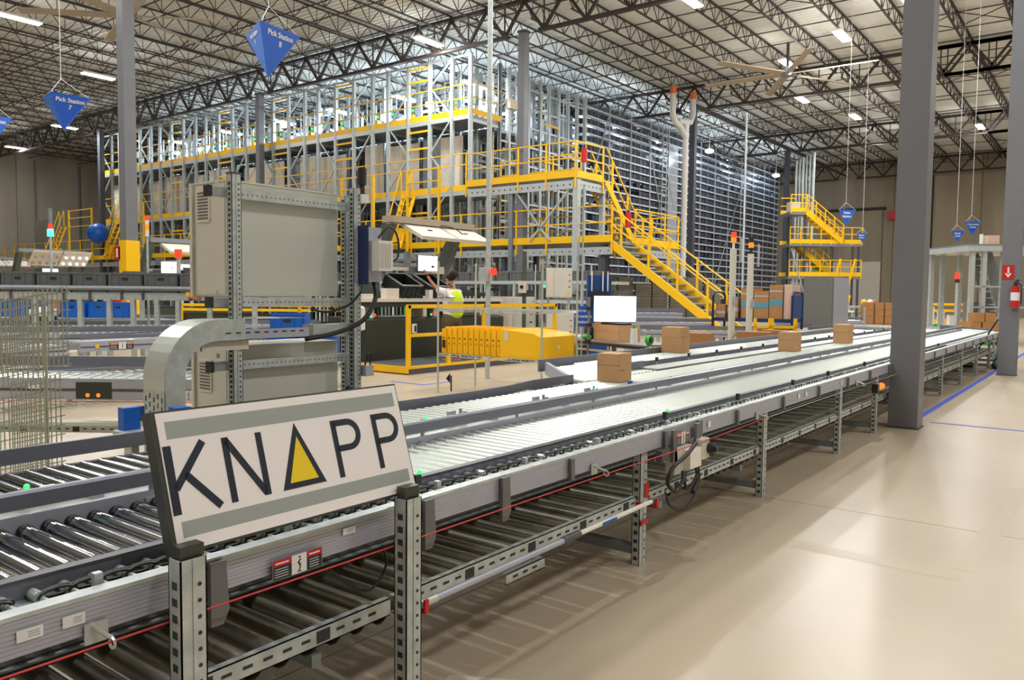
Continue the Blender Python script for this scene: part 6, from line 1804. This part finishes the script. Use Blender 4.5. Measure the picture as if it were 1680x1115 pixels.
# yellow bollard rails right of the stairs
for i, (x, y, L_) in enumerate(((16.75,6.15,0.32),(16.95,5.85,0.5))):
    t = local('yellow_bollard', ('left yellow floor guard below the cart','right U shaped yellow floor guard below the cart')[i], 'guard', x, y, 0, ED)
    MB().box(0,0.06,0,0.06,0,1.06).build('post','yellow',parent=t); MB().box(L_,L_+0.06,0,0.06,0,1.06).build('post','yellow',parent=t); MB().box(0,L_+0.06,0,0.06,0.84,0.9).build('bar','yellow',parent=t)
for i, (x, y, l_) in enumerate(((13.3,6.0,0.7),(14.6,5.35,0.6),(15.6,5.3,0.5))):
    t = carton('carton', ('flat brown carton behind the third conveyor, below the stairs foot','brown carton lying behind the third conveyor, left of the cart legs','brown carton lying behind the third conveyor below the cart')[i], x, y, 0.45, 0.35, l_, 0.42, 0.2, m='card2')
    s_ = tag(MB().cb(x,y,0.225,0.5,l_+0.1,0.45).build('plinth','wood'), 'low stand under the %s flat carton behind the third conveyor' % ordw(i+1), 'stand', 'stands behind the third conveyor')
lk = thing('locker', 'tall plain grey steel locker behind the second conveyor', 'cabinet', (20.6,5.75,0))
MB().box(20.0,21.3,5.40,6.12,0.08,2.02).build('body','panel_grey',parent=lk)
MB().box(20.0,21.3,5.392,5.40,0.1,2.0).build('side_door','alu',parent=lk)
MB().box(20.05,21.25,5.45,6.07,0,0.08).build('plinth','black',parent=lk)
MB().box(19.985,20.0,5.43,6.09,0.12,1.98).build('door','panel_grey',parent=lk)
wr2 = thing('wire_rack', 'wire rack edge just left of the grey locker', 'rack', (20.1,6.4,0))
for y in (6.2,6.42): MB().box(20.0,20.03,y,y+0.03,0,1.9).build('post','zinc',parent=wr2)
for k in range(16): MB().box(20.0,20.02,6.2,6.45,0.2+k*0.11,0.22+k*0.11).build('bar','zinc',parent=wr2)

# ------------------------------------------------------------------ second stair tower
st2 = local('stair_tower', 'yellow stair tower with dark posts standing before the far right wall', 'stairs', 48.7, 15.83, 0, ED)
D2 = 1.8
for (u0, u1, z) in ((0,0.95,6.62),(0,4.36,4.72),(0,4.36,2.75)):
    MB().box(u0,u1,0,D2,z-0.16,z).build('deck','galv_dark',parent=st2)
    for yy in (-0.02, D2):
        MB().box(u0,u1,yy,yy+0.04,z,z+0.25).build('toe_board','yellow',parent=st2)
        if z < 6 and yy < 0:
            for h_ in (0.55,0.95): MB().box(u0,u1,yy,yy+0.04,z+h_,z+h_+0.05).build('rail','yellow',parent=st2)
        if z > 6:
            for h_ in (0.5,1.0): MB().box(u0,u1,yy,yy+0.04,z+h_,z+h_+0.05).build('rail','yellow',parent=st2)
    n_ = int((u1-u0)/0.6)
    for k in range(n_+1): MB().box(u0+k*(u1-u0)/n_,u0+k*(u1-u0)/n_+0.05,-0.03,0.02,z-0.1,z+1.0).build('rail_post','yellow',parent=st2)
for u in (0.15,0.5,0.95,1.3,2.6,3.3,3.9,4.25):
    MB().box(u-0.05,u+0.05,0.05 if u not in (0.5,1.3,3.3) else D2-0.1,0.15 if u not in (0.5,1.3,3.3) else D2,0,4.6 if u > 1 else 6.5).build('post','column_dark',parent=st2)
def flight(u0,z0,u1,z1,y0,w):
    for yy in (y0,y0+w):
        MB().bar((u0,yy,z0),(u1,yy,z1),0.06,0.3).build('stringer','yellow',parent=st2)
        for h_ in (0.55,1.05): MB().bar((u0,yy,z0+h_),(u1,yy,z1+h_),0.05,0.05).build('handrail','yellow',parent=st2)
        for k in range(5):
            f_ = k/4; u=u0+(u1-u0)*f_; z=z0+(z1-z0)*f_
            MB().box(u-0.03,u+0.03,yy-0.03,yy+0.03,z,z+1.05).build('rail_post','yellow',parent=st2)
    for k in range(9):
        f_=(k+0.5)/9; u=u0+(u1-u0)*f_; z=z0+(z1-z0)*f_
        MB().box(u-0.1,u+0.1,y0,y0+w,z,z+0.04).build('tread','stair_tread',parent=st2)
flight(0.95,6.6,3.2,4.8,-0.1,0.8)
flight(0.95,4.6,2.9,2.8,0.9,0.8)
for (ua,za,ub,zb) in ((0.1,4.4,0.9,1.8),(3.0,0.2,3.3,2.7)): MB().bar((ua,-0.06,za),(ub,-0.06,zb),0.05,0.05).build('brace','galv',parent=st2)
for u in (2.6,3.5):
    MB().bar((u-0.2,-0.4,1.6),(u+0.35,-0.4,3.8),0.06,0.12).build('ladder_stringer','yellow',parent=st2); MB().bar((u-0.2,-0.2,0.2),(u+0.1,-0.4,1.6),0.06,0.12).build('ladder_stringer','yellow',parent=st2)
MB().box(0.05,0.7,0.3,0.9,6.65,7.25).build('pale_box','cream',parent=st2)
for i_, z in enumerate((3.6,3.9,4.2)): MB().box(1.25,1.85,0.9,1.3,z,z+0.07).build('grey_panel','galv_dark',parent=st2)
b = tag(MB().box(50.0,50.5,14.3,14.9,2.76,3.1).build('green_crate','green'),'green crate on the lowest deck of the second stair tower','crate')

# ------------------------------------------------------------------ far right: steel mezzanine, goods, masts
mz = local('steel_mezzanine', 'galvanised steel mezzanine with a steep stair at the far right', 'mezzanine', 31.0, 3.95, 0, ED)
MB().box(-0.15,4.5,-0.1,3.0,3.12,3.3).build('deck_beam','galv',parent=mz)
MB().box(-0.1,4.5,-0.1,3.0,3.3,3.36).build('deck','galv_dark',parent=mz)
for u in (0.1,0.5,1.15): 
    for yy in (0.0,2.6): MB().box(u-0.07,u+0.07,yy,yy+0.14,0,3.12).build('post','galv',parent=mz)
MB().bar((0.9,0.6,3.1),(1.6,0.6,0.9),0.06,0.35).build('stringer','galv_dark',parent=mz); MB().bar((0.9,1.4,3.1),(1.6,1.4,0.9),0.06,0.35).build('stringer','galv_dark',parent=mz)
for k in range(9): MB().box(0.9+k*0.08,1.15+k*0.08,0.6,1.4,2.9-k*0.23,2.94-k*0.23).build('tread','galv',parent=mz)
for z in (1.9,1.2): MB().box(0.1,4.4,0,0.05,z,z+0.05).build('cross_tube','galv',parent=mz)
MB().box(0.15,0.6,0.3,0.6,0.6,1.4).build('grey_cabinet','panel_grey',parent=mz)
t = local('bundle_on_mezzanine', 'pale brown bundle lying on top of the steel mezzanine', 'box', 31.3, 3.5, 3.36, ED)
MB().box(0,0.4,0,0.4,0,0.3).build('bundle','pink',parent=t); MB().cyl((-0.1,0.2,0.0),(-0.1,0.2,0.35),0.06,8).build('roll','paper',parent=t)
# cartons on a pallet
cm = MB(); cm.box(-0.16,0.16,-0.18,0.18,0,0.30); cm.box(-0.161,0.161,-0.015,0.015,0.30,0.302); cmm = cm.mesh('pallet_carton','card2')
pal = local('pallet', 'green edged pallet under the pile of cartons', 'pallet', 29.75, 3.7, 0, ED)
for k in range(4): MB().box(0,1.2,0.05+k*0.25,0.2+k*0.25,0.10,0.14).build('plank','green' if k == 0 else 'wood',parent=pal)
for u in (0.05,0.55,1.05): MB().box(u,u+0.1,0,1.0,0,0.10).build('bearer','green',parent=pal)
R = random.Random(2); kk = 0
PN = ['upper','middle','lower']
for z in range(3):
    for k in range(3 if z < 2 else 2):
        for j in range(2 if z < 2 else 1):
            p = Vector((29.75,3.7,0.14+z*0.305))+e*(0.22+k*0.36+R.uniform(-0.02,0.02)+(0.1 if z == 2 else 0))+fwd*(0.25+j*0.4)
            o = inst('pallet_carton', cmm, None, p, rot=(0,0,ED+R.uniform(-0.08,0.08))); tag(o,'%s carton, %s row, %s layer of the pile on the green edged pallet' % (ordw(k+1), ('front','rear')[j], ('bottom','middle','top')[z]),'box','cartons on the green edged pallet')
mast('tall grey mast with a red lamp right of the big column', 27.33, 3.81, 0, 2.0, (('black_plastic',0.1),('led_red',0.2)), 0.04)
# yellow low barrier and goods by the far wall
t = local('yellow_barrier', 'yellow barrier rails in front of the far right wall', 'barrier', 42.3, 7.3, 0, ED)
for z in (0.35,0.85,1.15): MB().box(0,2.6,0,0.08,z,z+0.12).build('rail','yellow',parent=t)
for u in (0,0.85,1.7,2.55): MB().box(u,u+0.1,0,0.1,0,1.3).build('post','yellow',parent=t)
t = local('roll_cage', 'white and red cage trolley with a green top right of the big column', 'trolley', 36.7, 6.3, 0, ED)
MB().box(0,0.45,0,0.4,0.15,1.15).build('body','white',parent=t); MB().box(0.12,0.16,-0.01,0,0.15,1.15).build('red_stripe','red',parent=t); MB().box(0.3,0.33,-0.01,0,0.15,1.15).build('blue_stripe','navy',parent=t); MB().box(0.1,0.4,0,0.4,1.15,1.22).build('green_top','green',parent=t); MB().box(0.05,0.4,0.05,0.35,0,0.15).build('base','navy',parent=t)
for i, (u, c_, h_) in enumerate(((0.95,'green',0.45),(1.15,'white',0.9),(1.38,'green',0.4),(1.55,'paper',0.8),(1.8,'galv_dark',0.6),(2.05,'paper',0.35))):
    p = Vector((35.9,6.6,0))+e*u
    t = local('bucket', ('green crate left of the red lamp mast','white canister behind the red lamp mast','second green crate by the red lamp mast','white jug right of the red lamp mast','dark crate right of the white jug','low pale crate right of the dark crate')[i], 'container', p.x, p.y, 0, ED)
    MB().box(0,0.2,0,0.2,0.0,h_).build('body',c_,parent=t); MB().box(-0.01,0.21,-0.01,0.21,h_,h_+0.04).build('lid','paper' if c_ != 'paper' else 'galv',parent=t)
t = local('red_rack', 'thin red frame beside the yellow barrier', 'frame', 37.4, 4.8, 0, ED)
for u in (0,0.3): MB().box(u,u+0.05,0,0.05,0,1.1).build('post','red',parent=t)
MB().box(0,0.35,0,0.05,1.05,1.1).build('bar','red',parent=t)
# goods between the locker and the big column
tb2 = local('packing_table', 'packing table with a white top crowded with small goods behind the locker', 'table', 26.9, 7.9, 0, ED)
MB().box(0,1.35,0,0.7,1.02,1.08).build('table_top','white',parent=tb2)
for u in (0.03,1.27): MB().box(u,u+0.05,0.02,0.66,0,1.02).build('leg','galv',parent=tb2)
MB().box(0.35,0.95,0.05,0.6,0.62,0.98).build('black_tub','black',parent=tb2)
MB().box(0,1.3,0.6,0.65,1.6,1.63).build('rear_bar','galv',parent=tb2); 
for u in (0.0,1.25): MB().box(u,u+0.03,0.6,0.63,1.05,1.63).build('rear_post','galv',parent=tb2)
R = random.Random(4)
SG = [('small brown box on the packing table','card','box'),('white cloth heap on the packing table','paper','cloth'),('small black case on the packing table','black','case'),('grey folder box on the packing table','tote_light','box'),('pale blue jar on the packing table','blue_wrap','jar'),('brown parcel at the right of the packing table','card2','box'),('pink packet on the packing table','pink','packet'),('silver tin on the packing table','galv','tin')]
for i, (lab, m_, cat_) in enumerate(SG):
    p = Vector((26.9,7.9,0))+e*(0.1+i*0.15)+fwd*R.uniform(0.1,0.5)
    h_ = R.uniform(0.12,0.34)
    t = tag(MB().cb(p.x,p.y,1.08+h_/2,R.uniform(0.1,0.2),R.uniform(0.1,0.2),h_).build('goods_item',m_), lab, cat_)
for i in range(12):
    p = Vector((27.9,6.55,0.35))+e*(0.14+(i%3)*0.33)+fwd*0.1
    o = inst('pallet_carton', cmm, None, (p.x,p.y,0.45+(i//3)*0.305*0.75), rot=(0,0,ED)); o.scale=(0.9,0.9,0.72); tag(o,'small carton, %s from the left, %s layer, in the stack right of the packing table' % (ordw(i%3+1), ordw(i//3+1)),'box','cartons right of the packing table')
t = local('carton_stand', 'low grey stand under the small cartons left of the big column', 'stand', 27.9, 6.6, 0, ED)
MB().box(0,1.1,-0.1,0.4,0.0,0.45).build('stand_body','galv_dark',parent=t)
for i, (u, c_, lab) in enumerate(((1.35,'yellow','small yellow cap on the bench beside the big column'),(1.55,'white','white rag on the bench beside the big column'),(1.7,'card2','brown box on the bench beside the big column'))):
    p = Vector((27.3,7.7,0))+e*u
    tag(MB().sph((p.x,p.y,1.35),0.11,8,5).build('bench_item',c_),lab,'clothing' if i < 2 else 'box')
bn = local('work_bench', 'grey bench behind the small cartons, next to the big column', 'bench', 28.0, 7.0, 0, ED)
MB().box(0,1.4,0.2,0.8,1.15,1.22).build('bench_top','galv',parent=bn)
for u in (0.02,1.3): MB().box(u,u+0.06,0.2,0.8,0,1.15).build('leg','galv',parent=bn)
conv('grey conveyor machinery between the locker and the big column', 21.9, 6.9, ED*0.4, 3.0, 0.7, 0.86, ph=0.2, pitch=0.2, legs=1.6)
conv('short roller conveyor feeding from behind the locker', 17.4, 5.2, 0.02, 2.4, 0.6, 0.80, ph=0.16, pitch=0.16, legs=1.6)
t = thing('thin_post', 'thin steel post with a foot clamp right of the locker', 'post', (22.6,5.3,0)); MB().cyl((22.6,5.3,0),(22.6,5.3,1.25),0.025,8).build('tube','galv',parent=t); MB().box(22.5,22.7,5.2,5.4,0,0.03).build('foot','galv',parent=t)
# hose and bag by the far column
hs = MB().tube([(24.6,3.1,0.09),(24.2,2.5,0.09),(22.5,2.1,0.09),(20.0,1.98,0.09)],0.09,8).build('floor_hose','green_hose',smooth=True); tag(hs,'thick dark green hose on the floor left of the far column','hose')
hs = MB().tube([(18.2,1.2,0.05),(17.6,0.9,0.05),(17.2,0.3,0.05)],0.05,8).build('floor_hose','green_hose',smooth=True); tag(hs,'dark green hose on the floor at the right edge by the far column','hose')
t = thing('black_bag', 'black bag slumped on the floor at the right edge of the view', 'bag', (19.6,1.1,0))
MB().sph((19.6,1.12,0.32),0.33,12,8,1.0).build('bag','black',parent=t,smooth=True); MB().cyl((19.62,1.14,0.6),(19.62,1.14,1.35),0.05,8).build('handle','black_plastic',parent=t); MB().box(19.5,19.7,1.0,1.3,1.3,1.5).build('top_block','galv_dark',parent=t)
t = thing('broom', 'broom leaning left of the far column', 'broom', (20.0,2.4,0)); MB().cyl((20.3,2.55,0.05),(19.2,1.9,1.1),0.018,6).build('handle','black_plastic',parent=t); MB().box(20.2,20.4,2.45,2.65,0.0,0.1).build('head','black',parent=t)
